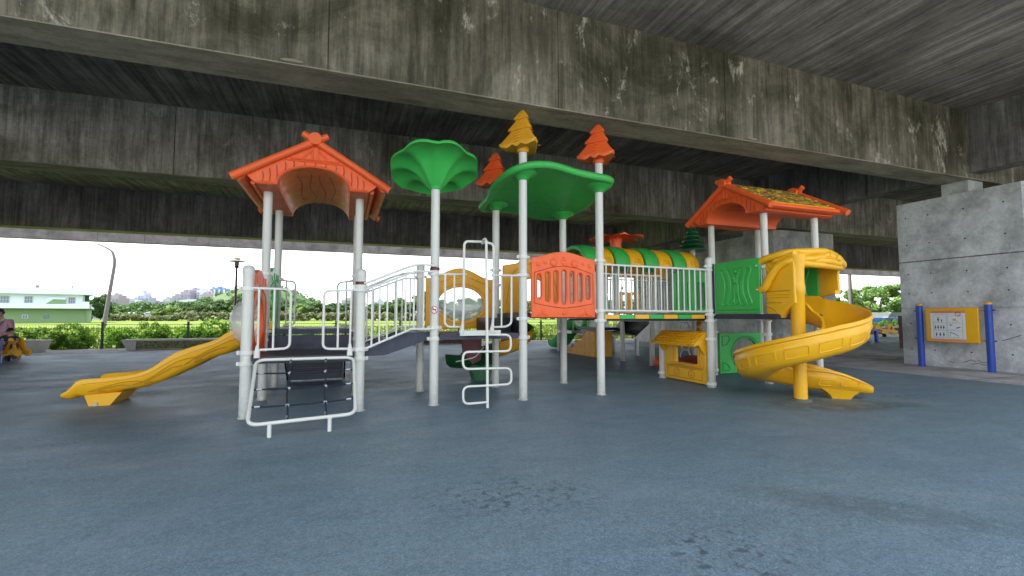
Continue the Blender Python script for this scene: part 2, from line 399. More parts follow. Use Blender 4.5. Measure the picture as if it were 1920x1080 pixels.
# ------------------------------------------------------------------ mesh helpers
class MB:
    """collects geometry; build() links it as one mesh object"""
    def __init__(s):
        s.v, s.f, s.mi = [], [], []
        s.cur = 0
    def add(s, vs, fs):
        o = len(s.v)
        s.v += [tuple(p) for p in vs]
        for f in fs:
            s.f.append(tuple(i + o for i in f))
            s.mi.append(s.cur)
        return s
    def box(s, x0, x1, y0, y1, z0, z1):
        return s.add([(x0, y0, z0), (x1, y0, z0), (x1, y1, z0), (x0, y1, z0), (x0, y0, z1), (x1, y0, z1), (x1, y1, z1), (x0, y1, z1)],
                     [(0, 3, 2, 1), (4, 5, 6, 7), (0, 1, 5, 4), (1, 2, 6, 5), (2, 3, 7, 6), (3, 0, 4, 7)])
    def obox(s, c, ax, ay, az):
        c, ax, ay, az = Vector(c), Vector(ax), Vector(ay), Vector(az)
        vs = [c + ax * i + ay * j + az * k for k in (-1, 1) for j, i in ((-1, -1), (-1, 1), (1, 1), (1, -1))]
        return s.add(vs, [(0, 3, 2, 1), (4, 5, 6, 7), (0, 1, 5, 4), (1, 2, 6, 5), (2, 3, 7, 6), (3, 0, 4, 7)])
    def tube(s, pts, r, n=10, closed=False, r_end=None):
        pts = [Vector(p) for p in pts]
        N = len(pts)
        rs = r if hasattr(r, '__len__') else [r + ((r_end - r) * i / (N - 1) if r_end is not None else 0) for i in range(N)]
        T = []
        for i in range(N):
            a = pts[(i - 1) % N] if (closed or i > 0) else pts[i]
            b = pts[(i + 1) % N] if (closed or i < N - 1) else pts[i]
            T.append((b - a).normalized())
        ref = Vector((0, 0, 1)) if abs(T[0].z) < 0.9 else Vector((1, 0, 0))
        u = T[0].cross(ref).normalized()
        vs, fs = [], []
        for i in range(N):
            if i > 0:
                u = (u - T[i] * u.dot(T[i])).normalized()
            w = T[i].cross(u)
            for k in range(n):
                a = 2 * math.pi * k / n
                vs.append(pts[i] + (u * math.cos(a) + w * math.sin(a)) * rs[i])
        for i in range(N if closed else N - 1):
            j = (i + 1) % N
            for k in range(n):
                k2 = (k + 1) % n
                fs.append((i * n + k, i * n + k2, j * n + k2, j * n + k))
        if not closed:
            fs.append(tuple(range(n - 1, -1, -1)))
            fs.append(tuple((N - 1) * n + k for k in range(n)))
        return s.add(vs, fs)
    def lathe(s, c, prof, n=20, lobes=None):
        """prof: (radius, z) list from bottom to top about c"""
        vs, fs = [], []
        for (r, z) in prof:
            for k in range(n):
                a = 2 * math.pi * k / n
                q = r * (lobes(a, z) if lobes else 1)
                vs.append((c[0] + q * math.cos(a), c[1] + q * math.sin(a), c[2] + z))
        m = len(prof)
        for i in range(m - 1):
            for k in range(n):
                k2 = (k + 1) % n
                fs.append((i * n + k, i * n + k2, (i + 1) * n + k2, (i + 1) * n + k))
        if prof[0][0] > 1e-4: fs.append(tuple(range(n - 1, -1, -1)))
        if prof[-1][0] > 1e-4: fs.append(tuple((m - 1) * n + k for k in range(n)))
        return s.add(vs, fs)
    def sphere(s, c, rx, ry=None, rz=None, n=12, m=8):
        ry = ry or rx; rz = rz or rx
        vs, fs = [], []
        for i in range(m + 1):
            t = math.pi * i / m
            for k in range(n):
                a = 2 * math.pi * k / n
                vs.append((c[0] + rx * math.sin(t) * math.cos(a), c[1] + ry * math.sin(t) * math.sin(a), c[2] + rz * math.cos(t)))
        for i in range(m):
            for k in range(n):
                k2 = (k + 1) % n
                fs.append((i * n + k, (i + 1) * n + k, (i + 1) * n + k2, i * n + k2))
        return s.add(vs, fs)
    def prism(s, outline, fr, d0, d1):
        """2D outline extruded: fr(u, v, d) gives the 3D point"""
        n = len(outline)
        vs = [fr(u, v, d0) for u, v in outline] + [fr(u, v, d1) for u, v in outline]
        fs = [tuple(range(n)), tuple(range(2 * n - 1, n - 1, -1))] + [(i, i + n, (i + 1) % n + n, (i + 1) % n) for i in range(n)]
        return s.add(vs, fs)
    def sweep(s, rings, closed_profile=True, cap=True):
        n = len(rings[0])
        vs = [p for r in rings for p in r]
        fs = []
        for i in range(len(rings) - 1):
            for k in range(n if closed_profile else n - 1):
                k2 = (k + 1) % n
                fs.append((i * n + k, i * n + k2, (i + 1) * n + k2, (i + 1) * n + k))
        if cap and closed_profile:
            fs.append(tuple(range(n - 1, -1, -1)))
            fs.append(tuple((len(rings) - 1) * n + k for k in range(n)))
        return s.add(vs, fs)
    def mesh(s, name, mats, angle=40, fix=True):
        me = bpy.data.meshes.new(name)
        me.from_pydata(s.v, [], s.f)
        if not isinstance(mats, (list, tuple)): mats = [mats]
        for m in mats: me.materials.append(m)
        if len(mats) > 1: me.polygons.foreach_set('material_index', s.mi)
        if fix:
            bm = bmesh.new(); bm.from_mesh(me)
            bmesh.ops.recalc_face_normals(bm, faces=bm.faces)
            bm.to_mesh(me); bm.free()
        me.polygons.foreach_set('use_smooth', [True] * len(me.polygons))
        me.set_sharp_from_angle(angle=math.radians(angle))
        me.update()
        return me
    def build(s, name, mats, parent=None, angle=40, fix=True, **kw):
        return place(name, s.mesh(name, mats, angle, fix), parent, **kw)

def place(name, me, parent=None, loc=(0, 0, 0), rot=(0, 0, 0), scale=(1, 1, 1)):
    o = bpy.data.objects.new(name, me)
    o.location = loc; o.rotation_euler = rot; o.scale = scale
    COL.objects.link(o)
    if parent is not None:
        o.parent = parent
        o.matrix_parent_inverse = parent_w(parent).inverted()
    return o
def parent_w(p):
    return basis(p)          # every object's basis is written in world terms
def basis(o):
    return Matrix.LocRotScale(o.location, o.rotation_euler, o.scale)

def thing(name, label, cat, loc=(0, 0, 0), group=None, rotz=0):
    o = bpy.data.objects.new(name, None)
    o.location = loc; o.rotation_euler = (0, 0, rotz)
    o.empty_display_size = 0.2
    COL.objects.link(o)
    return tag(o, label, cat, group)
def tag(o, label=None, cat=None, group=None, kind=None):
    if label: o['label'] = label
    if cat: o['category'] = cat
    if group: o['group'] = group
    if kind: o['kind'] = kind
    return o
def copy_thing(src, loc, rotz=None, scale=None, label=None, group=None):
    c = src.copy(); COL.objects.link(c)
    c.location = loc
    if rotz is not None: c.rotation_euler = (0, 0, rotz)
    if scale is not None: c.scale = scale
    if label: c['label'] = label
    if group: c['group'] = group
    for ch in list(src.children):
        k = ch.copy(); COL.objects.link(k); k.parent = c
        for g in list(ch.children):
            q = g.copy(); COL.objects.link(q); q.parent = k
    return c

def fillet(pts, r, seg=5, closed=False):
    pts = [Vector(p) for p in pts]
    out = []
    N = len(pts)
    for i, p in enumerate(pts):
        if not closed and i in (0, N - 1):
            out.append(p); continue
        a, b = pts[(i - 1) % N] - p, pts[(i + 1) % N] - p
        rr = min(r, a.length * 0.48, b.length * 0.48)
        p0, p1 = p + a.normalized() * rr, p + b.normalized() * rr
        for k in range(seg + 1):
            t = k / seg
            out.append(p0 * (1 - t) ** 2 + p * 2 * t * (1 - t) + p1 * t * t)
    return out

def smooth_path(pts, seg=8):
    """Catmull-Rom through 2D or 3D points"""
    P = [Vector(p) for p in pts]
    P = [P[0] * 2 - P[1]] + P + [P[-1] * 2 - P[-2]]
    out = []
    for i in range(1, len(P) - 2):
        for k in range(seg):
            t = k / seg
            out.append(0.5 * ((2 * P[i]) + (P[i + 1] - P[i - 1]) * t + (2 * P[i - 1] - 5 * P[i] + 4 * P[i + 1] - P[i + 2]) * t * t + (3 * P[i] - P[i - 1] - 3 * P[i + 1] + P[i + 2]) * t ** 3))
    out.append(P[-2])
    return out

def frame_y(y, out=-1):      # panels standing in a plane of constant y; d grows towards the viewer
    return lambda u, v, d: (u, y + out * d, v)
def frame_x(x, out=-1):      # panels in a plane of constant x
    return lambda u, v, d: (x + out * d, u, v)

def panel(name, outline, holes, mat, parent, fr, th=0.05, bev=0.012, relief=(), both=False, knobs=()):
    cu = bpy.data.curves.new(name, 'CURVE')
    cu.dimensions = '2D'; cu.fill_mode = 'BOTH'
    cu.extrude = th / 2 - bev; cu.bevel_depth = bev; cu.bevel_resolution = 2; cu.offset = -bev
    for loop in [outline] + list(holes):
        sp = cu.splines.new('POLY')
        sp.points.add(len(loop) - 1)
        for p, q in zip(sp.points, loop): p.co = (q[0], q[1], 0, 1)
        sp.use_cyclic_u = True
    ob = bpy.data.objects.new('tmp_panel', cu)
    COL.objects.link(ob)
    dg = bpy.context.evaluated_depsgraph_get()
    me = bpy.data.meshes.new_from_object(ob.evaluated_get(dg))
    mb = MB()
    mb.add([fr(v.co.x, v.co.y, v.co.z) for v in me.vertices], [tuple(p.vertices) for p in me.polygons])
    bpy.data.objects.remove(ob); bpy.data.curves.remove(cu); bpy.data.meshes.remove(me)
    gm_ = {'yellow_plastic': 'yellow_groove', 'amber_plastic': 'yellow_groove', 'orange_plastic': 'orange_groove', 'green_plastic': 'green_groove'}.get(mat.name)
    for sgn in ((1, -1) if both else (1,)):
        for pl, r in relief:
            mb.cur = 1 if (gm_ and r < 0.0085) else 0
            mb.tube([fr(p[0], p[1], sgn * (th / 2)) for p in pl], r, 6)
        mb.cur = 0
        for (u, v, r, d) in knobs:
            c = Vector(fr(u, v, sgn * th / 2)); nrm = (Vector(fr(u, v, 1)) - Vector(fr(u, v, 0))).normalized() * sgn
            rings = []
            ua = (Vector(fr(u + 1, v, 0)) - Vector(fr(u, v, 0))); va = (Vector(fr(u, v + 1, 0)) - Vector(fr(u, v, 0)))
            for (q, h) in ((1, -0.002), (0.92, d * 0.6), (0.6, d), (0.02, d * 1.1)):
                rings.append([c + (ua * math.cos(t) + va * math.sin(t)) * r * q + nrm * h for t in [2 * math.pi * k / 14 for k in range(14)]])
            mb.sweep(rings)
    # weld and link
    me2 = bpy.data.meshes.new(name)
    me2.from_pydata(mb.v, [], mb.f)
    me2.materials.append(mat)
    if gm_:
        me2.materials.append(M[gm_]); me2.polygons.foreach_set('material_index', mb.mi)
    bm = bmesh.new(); bm.from_mesh(me2)
    bmesh.ops.remove_doubles(bm, verts=bm.verts, dist=0.0004)
    bmesh.ops.recalc_face_normals(bm, faces=bm.faces)
    bm.to_mesh(me2); bm.free()
    me2.polygons.foreach_set('use_smooth', [True] * len(me2.polygons))
    me2.set_sharp_from_angle(angle=math.radians(35))
    return place(name, me2, parent)

def ellipse(cx, cy, a, b, n=28):
    return [(cx + a * math.cos(2 * math.pi * k / n), cy + b * math.sin(2 * math.pi * k / n)) for k in range(n)]
def slot(cx, z0, z1, w, bow=0.0, n=6):
    """tall slot with round ends; bow bends it sideways"""
    r = w / 2
    R, L = [], []
    for k in range(9):
        t = k / 8; z = z0 + r + (z1 - z0 - 2 * r) * t
        off = bow * (1 - (2 * t - 1) ** 2)
        R.append((cx + r + off, z)); L.append((cx - r + off, z))
    top = [(cx + r * math.cos(a), z1 - r + r * math.sin(a)) for a in [math.pi * k / n for k in range(1, n)]]
    bot = [(cx - r * math.cos(a), z0 + r - r * math.sin(a)) for a in [math.pi * k / n for k in range(1, n)]]
    return R + top + L[::-1] + bot

def P(px, depth):
    """ground position at a bearing (column px of a 1920 wide view) and a distance ahead of the camera"""
    xc = (px - 960) / FPX * depth
    return (xc * math.cos(YAW) + depth * math.sin(YAW), -xc * math.sin(YAW) + depth * math.cos(YAW))
def H(py, depth):
    return CAM_H + (592 - py) / FPX * depth

# ------------------------------------------------------------------ the ground
def sheet(name, x0, x1, y0, y1, z, mat):
    o = MB().add([(x0, y0, z), (x1, y0, z), (x1, y1, z), (x0, y1, z)], [(0, 1, 2, 3)]).build(name, mat, fix=False)
    return tag(o, kind='structure')
def ring_ground():
    # one sheet out to the horizon, slightly below the paved area
    return sheet('field_ground', -2500, 2500, -2500, 2500, -0.06, M['field'])
ring_ground()
pav = MB().box(-60, 70, -45, 19.95, -0.5, -0.004).build('pavement', M['pavement']); tag(pav, kind='structure')  # unseen stretch behind the camera added as a sunlit reflector for front fill
sheet('rubber_floor', -30, 10.36, -6, 17.35, 0.004, M['rubber'])
sheet('green_rubber_floor', 16.35, 34, -2, 17.6, 0.004, M['green_rubber'])
# joints in the pavement
jm = MB()
for x in np.arange(-54, 66, 3.0):
    jm.box(x, x + 0.012, 17.4, 19.9, -0.003, -0.001)
for y in np.arange(-4, 19, 3.0):
    jm.box(10.4, 16.3, y, y + 0.012, -0.003, -0.001)
tag(jm.build('pavement_joint', M['ink']), kind='structure')

# ------------------------------------------------------------------ the viaduct
via = thing('viaduct', 'stained grey concrete viaduct of long girders on block piers overhead', 'bridge', (13.8, 9.5, 0))
Z0, ZS = 4.08, 5.55
def girder(y0, y1, seg, z0, z1, mat, xa=-34, xb=64):
    n = int((xb - xa) / seg)
    web = MB().box(0.006, seg - 0.006, y0, y1, z0 + 0.016, z1).mesh('girder_segment', mat)
    for i in range(n):
        place('girder_segment', web, via, loc=(xa + i * seg, 0, 0))
    MB().box(xa, xb, y0 + 0.03, y1 - 0.03, z0 + 0.017, z1 - 0.002).build('girder_core', M['girder_far'], via)
    MB().box(xa, xb, y0 + 0.002, y1 - 0.002, z0, z0 + 0.0155).build('girder_underside', M['underside'], via)
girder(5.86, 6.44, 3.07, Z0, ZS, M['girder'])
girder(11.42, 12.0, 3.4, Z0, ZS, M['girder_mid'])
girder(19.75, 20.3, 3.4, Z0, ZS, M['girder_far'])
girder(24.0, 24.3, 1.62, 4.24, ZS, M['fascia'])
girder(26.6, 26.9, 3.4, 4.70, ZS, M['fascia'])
MB().box(-34, 64, 0.6, 20.35, ZS, ZS + 0.35).build('deck_slab', M['soffit'], via)  # hidden edges cut back so more light gets under the deck
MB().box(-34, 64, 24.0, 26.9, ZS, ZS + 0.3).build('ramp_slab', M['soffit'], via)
MB().box(-34, 64, 20.35, 20.5, ZS - 0.1, ZS + 0.9).build('parapet', M['fascia'], via)
MB().box(-34, 64, 26.9, 27.05, ZS - 0.1, ZS + 0.8).build('parapet', M['fascia'], via)
MB().box(-34, 64, 0.4, 0.6, ZS - 0.1, ZS + 1.1).build('parapet', M['fascia'], via)
# lumps of old mortar on the lower edge of the near girder
for (x, s) in ((-0.62, 1.0), (6.45, 0.9)):
    MB().sphere((0, 0, 0), 0.13 * s, 0.03, 0.025).build('mortar_lump', M['underside'], via, loc=(x, 5.85, Z0 + 0.04))
for xd in (-21.5, 12.6, 47):
    for (a, b) in ((0.804, 5.856), (6.444, 11.416), (12.004, 19.746), (24.304, 26.596)):
        MB().box(xd, xd + 0.4, a, b, 4.2, ZS - 0.003).build('cross_beam', M['girder_far'], via)
    for (a, b, mt) in ((-1.0, 1.5, M['pier']), (4.95, 7.28, M['pier']), (10.61, 18.2, M['pier_moss']), (24.4, 26.4, M['pier_moss'])):
        ch = 0.12
        pl = [(xd, a + ch), (xd + ch, a), (xd + 2.5, a), (xd + 2.5, b), (xd, b)]
        for (z0, z1) in ((-0.3, 1.30), (1.306, 2.385), (2.41, 3.80)):
            d = 0.0 if z0 != 1.306 else 0.0
            MB().prism(pl, lambda u, v, dd: (u, v, dd), z0, z1).build('pier_course', mt, via)
        MB().box(xd + 0.02, xd + 2.48, a + ch, b - 0.02, 1.29, 2.42).build('pier_joint', M['girder_far'], via)
    for y in (0.25, 5.95, 11.5):
        if True:
            MB().box(xd + 0.08, xd + 0.62, y - 0.02, y + 0.46, 3.795, Z0).build('bearing_pad', M['pier_moss'], via)
# formwork tie holes in the near pier face
hole = MB().lathe((0, 0, 0), [(0.016, -0.004), (0.016, 0.0015), (0.0, 0.0015)], 12).mesh('tie_hole', M['ink'])
for z in (0.35, 0.95, 1.65, 2.1, 2.8, 3.45):
    for y in (5.35, 6.0, 6.65, 7.1):
        place('tie_hole', hole, via, loc=(12.6, y, z), rot=(0, -math.pi / 2, 0))
# cracks at the foot of the near pier
ck = MB()
for pts in ([(6.0, .10), (5.9, .13), (5.8, .10), (5.72, .12)], [(6.15, .12), (6.02, .19), (5.93, .16)], [(5.62, .22), (5.72, .16), (5.84, .15), (5.9, .2)], [(5.2, .75), (5.35, .68), (5.5, .62)], [(6.3, .1), (6.42, .13)]):
    ck.tube([(12.598, y, z) for y, z in pts], 0.005, 4)
ck.build('crack', M['ink'], via)
MB().box(12.52, 12.62, 7.285, 7.315, 0.35, 1.13).build('steel_door_edge', M['brownwall'], via)

# ------------------------------------------------------------------ the main play structure
play = thing('play_structure', 'long multicoloured play structure with slides, orange roofs and cream posts on blue rubber floor', 'play structure', (2.3, 6.48, 0))
R_POST = 0.057
POST_MESH = {}
def post(parent, x, y, h, cap=False, r=R_POST, name='post', flange=True):
    key = (round(h, 3), cap, r)
    if key not in POST_MESH:
        mb = MB()
        if cap:
            mb.lathe((0, 0, 0), [(r, -0.05), (r, h - 0.06)], 24)
            mb.lathe((0, 0, 0), [(r + 0.004, h - 0.10), (r + 0.005, h - 0.03), (r * 0.86, h - 0.008), (r * 0.5, h + 0.004), (0.0, h + 0.008)], 24)
        else:
            mb.lathe((0, 0, 0), [(r, -0.05), (r, h)], 24)
        if flange:
            mb.lathe((0, 0, 0), [(r + 0.012, 0.0), (r + 0.012, 0.012), (r + 0.004, 0.018)], 24)
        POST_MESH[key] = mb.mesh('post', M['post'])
    return place(name, POST_MESH[key], parent, loc=(x, y, 0))
_c = MB()
_c.lathe((0, 0, 0), [(R_POST + 0.002, -0.024), (R_POST + 0.014, -0.022), (R_POST + 0.016, 0.0), (R_POST + 0.014, 0.022), (R_POST + 0.002, 0.024)], 24)
for a in (0.35, math.pi + 0.35):
    _c.obox((math.cos(a) * (R_POST + 0.022), math.sin(a) * (R_POST + 0.022), 0), (math.cos(a) * 0.013, math.sin(a) * 0.013, 0), (-math.sin(a) * 0.014, math.cos(a) * 0.014, 0), (0, 0, 0.02))
    _c.sphere((math.cos(a) * (R_POST + 0.03) + math.sin(a) * 0.016, math.sin(a) * (R_POST + 0.03) - math.cos(a) * 0.016, 0), 0.011, n=8, m=5)
COLLAR = _c.mesh('collar', M['white_tube'])
BAND = MB().lathe((0, 0, 0), [(R_POST + 0.001, -0.02), (R_POST + 0.007, -0.018), (R_POST + 0.007, 0.018), (R_POST + 0.001, 0.02)], 24).mesh('band', M['maroon'])
def collars(p, zs, rot=0.0, r=None):
    for z in zs:
        place('collar', COLLAR, p, loc=(p.location.x, p.location.y, z), rot=(0, 0, rot))

FX = (2.3, 3.5)
# left tower
pL = post(play, -1.0, 5.88, 1.69, True); collars(pL, (1.43, 0.60, 0.72), -0.3)
pR = post(play, 0.2, 5.88, 1.69, True); collars(pR, (1.44, 1.48, 0.73, 0.62), -0.3)
place('band', BAND, pR, loc=(0.2, 5.88, 1.52))
tall = {}
for (x, y) in ((-1.0, 7.08), (-1.0, 8.28), (0.2, 7.08), (0.2, 8.28)):
    p = post(play, x, y, 2.86); tall[(x, y)] = p
    collars(p, (1.70, 0.92, 0.80) if y < 8 else (1.72, 0.92), -0.3)
# middle
p1 = post(play, 1.1, 5.92, 2.84); collars(p1, (1.66, 0.98, 0.84), -0.3); place('band', BAND, p1, loc=(1.1, 5.92, 1.73))
p2 = post(play, 1.1, 7.08, 1.92, True); collars(p2, (1.72, 0.95), -0.3)
pA = post(play, 2.3, 5.88, 3.40); collars(pA, (1.93, 1.68, 1.09, 0.84), -0.3)
pB = post(play, 3.5, 5.88, 3.40); collars(pB, (1.93, 1.20, 1.06), -0.3)
pC = post(play, 3.5, 7.08, 2.9); collars(pC, (1.93, 1.2), -0.3)
pD = post(play, 2.3, 7.08, 3.2); collars(pD, (1.86, 1.62, 1.0), -0.3)
# right
pE = post(play, 5.5, 5.88, 2.06, True); collars(pE, (1.92, 1.86, 1.21, 1.15, 1.05, 0.76, 0.06), -0.3)
pF = post(play, 5.5, 7.08, 1.1); collars(pF, (1.05, 0.80, 0.1), -0.3)
for (x, y) in ((6.7, 5.88), (6.7, 7.08), (7.9, 5.88), (7.9, 7.08)):
    p = post(play, x, y, 2.87); collars(p, (1.95, 1.05, 0.82, 0.1) if x < 7 else (1.95, 1.05), -0.3)
# posts of the rear half
for (x, y, h) in ((6.6, 8.85, 1.1), (6.6, 10.03, 1.0), (7.85, 11.22, 0.5), (7.85, 12.42, 0.5), (7.8, 8.85, 2.70), (6.5, 13.5, 1.9)):
    post(play, x, y, h, h > 1.5)

# ---- decks
def deck(x0, x1, y0, y1, z, th=0.075, name='deck'):
    d = MB().box(x0, x1, y0, y1, z - th, z - 0.012).build(name, M['navy'], play)
    MB().box(x0 + 0.02, x1 - 0.02, y0 + 0.02, y1 - 0.02, z - 0.0118, z).build('perforated_plate', M['perf'], d)
    return d
deck(-0.94, 0.14, 5.85, 7.04, 0.67)
deck(-0.94, 0.14, 7.12, 8.30, 0.95)
rs = MB().box(-0.94, 0.14, 7.045, 7.115, 0.665, 0.86).build('riser', M['navy'], play)
MB().box(-0.66, -0.14, 7.03, 7.044, 0.73, 0.755).build('riser_ledge', M['navy'], rs)
dm = deck(1.16, 2.24, 5.86, 7.06, 0.90)
hm = MB()
for x in (1.24, 1.31, 1.36, 2.06, 2.12, 2.17): hm.tube([(x, 5.857, 0.865), (x, 5.862, 0.865)], 0.009, 8)
hm.build('bolt_hole', M['ink'], dm)
deck(2.36, 3.44, 5.90, 7.06, 1.17)
MB().box(2.30, 2.36, 5.93, 7.0, 0.88, 1.165).build('riser', M['black'], play)
MB().box(1.96, 2.28, 6.3, 7.0, 0.90, 1.10).build('step_block', M['black'], play)
deck(5.56, 6.64, 5.90, 7.06, 1.155)
deck(5.56, 6.64, 4.72, 5.86, 1.155)
deck(6.76, 7.84, 5.90, 7.06, 1.155)
deck(5.5, 6.55, 7.14, 8.28, 1.15)
deck(6.62, 7.84, 7.14, 8.9, 1.15)
deck(6.62, 7.84, 11.3, 12.5, 0.80)

# ---- ramp between the left tower and the middle deck
fr = frame_y(5.93)
ramp_side = [(0.26, 0.70), (0.26, 0.64), (0.49, 0.64), (1.05, 0.83), (1.05, 0.92), (0.76, 0.92)]
for y in (5.95, 7.00):
    pr_ = MB().prism(ramp_side, lambda u, v, d: (u, d, v), y, y + 0.03).build('ramp_side', M['navy'], play)
st = MB().box(0.26, 0.52, 5.985, 6.995, 0.70, 0.73).build('ramp_step', M['perf'], play)
MB().box(0.50, 0.78, 5.985, 6.995, 0.80, 0.83).build('ramp_step', M['perf'], play)
MB().box(0.76, 1.06, 5.985, 6.995, 0.885, 0.915).build('ramp_step', M['perf'], play)

# ---- railings
BARS = {}
def bar(parent, p0, p1, r=0.011):
    p0, p1 = Vector(p0), Vector(p1)
    L = round((p1 - p0).length, 3)
    if (L, r) not in BARS:
        BARS[(L, r)] = MB().tube([(0, 0, 0), (0, 0, L)], r, 8).mesh('bar', M['white_tube'])
    q = (p1 - p0).to_track_quat('Z', 'Y')
    return place('bar', BARS[(L, r)], parent, loc=p0, rot=q.to_euler())
def ramp_rail(y):
    k = MB()
    k.tube([(0.2, y, 1.44), (0.26, y, 1.45), (0.86, y, 1.69), (1.08, y, 1.69)], 0.015)
    o = k.build('railing', M['white_tube'], play)
    MB().tube([(0.2, y, 0.73), (0.26, y, 0.735), (0.80, y, 0.965), (1.08, y, 0.965)], 0.015).build('bottom_rail', M['white_tube'], o)
    MB().tube(smooth_path([(0.2, y - 0.02, 1.53), (0.3, y - 0.02, 1.54), (0.82, y - 0.02, 1.755), (1.1, y - 0.02, 1.765)], 6), 0.017).build('handrail', M['white_tube'], o)
    for x in (0.33, 0.42, 0.51, 0.62, 0.73, 0.83, 0.95):
        z0 = 0.735 + max(0, min(x, 0.80) - 0.26) * 0.426
        z1 = 1.45 + max(0, min(x, 0.86) - 0.26) * 0.4
        bar(o, (x, y, z0), (x, y, z1))
ramp_rail(5.86); ramp_rail(7.1)
def bridge_rail(y, x0, x1, n):
    o = MB().tube([(x0, y, 1.875), (x1, y, 1.86)], 0.016).build('railing', M['white_tube'], play)
    MB().tube([(x0, y, 1.205), (x1, y, 1.195)], 0.016).build('bottom_rail', M['white_tube'], o)
    for i in range(n):
        x = x0 + 0.09 + (x1 - x0 - 0.18) * i / (n - 1)
        bar(o, (x, y, 1.2), (x, y, 1.868))
bridge_rail(5.86, 3.5, 5.5, 18)
bridge_rail(7.10, 3.5, 5.5, 18)
# short grab rails beside the openings (rounded frames)
def grab(pts, bars, r=0.015, rad=0.07, name='grab_rail', parent=None):
    o = MB().tube(fillet(pts, rad, 5), r).build(name, M['white_tube'], parent or play)
    for b in bars: bar(o, b[0], b[1], 0.012)
    return o
y = 5.84
grab([(-1.0, y, 1.44), (-0.56, y, 1.43), (-0.56, y, 0.76), (-0.86, y, 0.75)], [((-0.73, y, 0.755), (-0.73, y, 1.435)), ((-0.88, y, 0.70), (-0.885, y, 1.435))])
grab([(0.2, y, 1.44), (-0.21, y, 1.42), (-0.21, y, 0.745), (0.09, y, 0.74)], [((-0.05, y, 0.745), (-0.05, y, 1.43)), ((0.085, y, 0.70), (0.09, y, 1.435))])
for x in (-0.885, 0.085):
    MB().tube([(x, 5.82, 0.66), (x, 5.83, 0.72), (x, 5.84, 0.80)], [0.034, 0.03, 0.016], 8).build('grab_rail_foot', M['white_tube'], play)
y = 8.24
grab([(-1.0, y, 1.70), (-0.73, y, 1.68), (-0.73, y, 0.98), (-0.9, y, 0.97)], [((-0.86, y, 0.97), (-0.86, y, 1.69))])
grab([(0.2, y, 1.72), (-0.09, y, 1.68), (-0.09, y, 0.98), (0.1, y, 0.97)], [((0.05, y, 0.97), (0.05, y, 1.70))])

# ---- serpentine climber with its tall hand loops
cl = MB()
yb = 5.55
cl.tube([(1.69, yb - 0.03, -0.03), (1.69, yb + 0.0, 0.9), (1.69, yb + 0.05, 2.08), (1.69, yb + 0.10, 2.11), (1.69, yb + 0.16, 2.11), (1.69, yb + 0.22, 2.07)], 0.018, 12)
X0, X1 = 1.38, 2.0
ys = lambda z: yb - 0.05 + z * 0.05
pts = [(1.69, ys(.9), .895), (X1, ys(.9), .89), (X1, ys(.7), .685), (X0, ys(.7), .69), (X0, ys(.5), .485), (X1, ys(.5), .475), (X1, ys(.3), .275), (X0, ys(.3), .275), (X0, ys(.1), .07), (1.69, ys(.1), .075)]
cl.tube(fillet(pts, 0.075, 6), 0.0145, 12)
cl.build('serpentine_climber', M['white_tube'], play)
hl = MB()
hl.tube(fillet([(1.43, 5.80, 0.93), (1.44, 5.77, 1.10), (1.44, 5.74, 2.08), (1.69, 5.76, 2.09), (1.84, 5.76, 2.07), (1.84, 5.77, 1.10), (1.83, 5.80, 0.93)], 0.06, 6), 0.017, 12)
hl.tube([(1.43, 5.80, 0.91), (1.43, 5.79, 0.96), (1.44, 5.78, 1.04)], [0.036, 0.03, 0.016], 8)
hl.tube([(1.83, 5.80, 0.91), (1.83, 5.79, 0.96), (1.84, 5.78, 1.04)], [0.036, 0.03, 0.016], 8)
hlo = hl.build('hand_loop', M['white_tube'], play)
ep = MB().box(1.41, 1.95, 5.79, 5.855, 0.875, 0.94).build('mounting_plate', M['white_tube'], play)
y = 5.85
grab([(1.1, y, 1.66), (1.50, y, 1.665)], [])
grab([(1.22, y, 1.66), (1.22, y, 1.03), (1.26, y, 0.99), (1.45, y, 0.985)], [((1.34, y, 0.99), (1.34, y, 1.66)), ])
grab([(2.3, y, 1.675), (1.84, y, 1.665)], [((1.98, y, 0.98), (1.98, y, 1.67))])
grab([(2.12, y, 1.66), (2.12, y, 1.03), (2.05, y, 0.985), (1.84, y, 0.98)], [], rad=0.05)

# ---- climbing net in its white frame
net = MB()
def nf(t, s):        # t 0 top .. 1 bottom, s 0 left .. 1 right
    top = Vector((-0.90 + 1.04 * s, 5.78, 0.645)); bot = Vector((-0.80 + 0.98 * s, 4.90 + 0.02 * s, 0.14))
    return top.lerp(bot, t)
loop = [(-0.90, 5.77, 0.645), (0.14, 5.77, 0.645), (0.13, 5.0, 0.16), (-0.86, 4.93, 0.14)]
loop = [(-0.88, 5.77, 0.645), (0.13, 5.77, 0.645), (0.14, 4.97, 0.15), (-0.80, 4.86, 0.13)]
nfr = MB().tube(fillet(loop, 0.10, 6, True), 0.018, 12, closed=True)
nfr.tube([(-0.62, 4.885, 0.13), (-0.62, 4.885, -0.02)], 0.019, 12).tube([(-0.10, 4.94, 0.14), (-0.10, 4.94, -0.02)], 0.019, 12)
net_o = nfr.build('climbing_net', M['white_tube'], play)
def lp(a, b, t): return Vector(a).lerp(Vector(b), t)
def npnt(s, t): return lp(lp(loop[0], loop[1], s), lp(loop[3], loop[2], s), t)
xs = (0.34, 0.70); tsn = (0.24, 0.50, 0.76)
for s_ in xs:
    pts = [npnt(s_ + 0.012 * math.sin(k), k / 8) + Vector((0, 0, 0)) for k in range(9)]
    MB().tube(pts, 0.009, 7).build('rope', M['rope'], net_o)
    for k in (0.05, 0.93):
        MB().tube([npnt(s_, k), npnt(s_, k + 0.03)], 0.013, 8).build('rope_clamp', M['steel'], net_o)
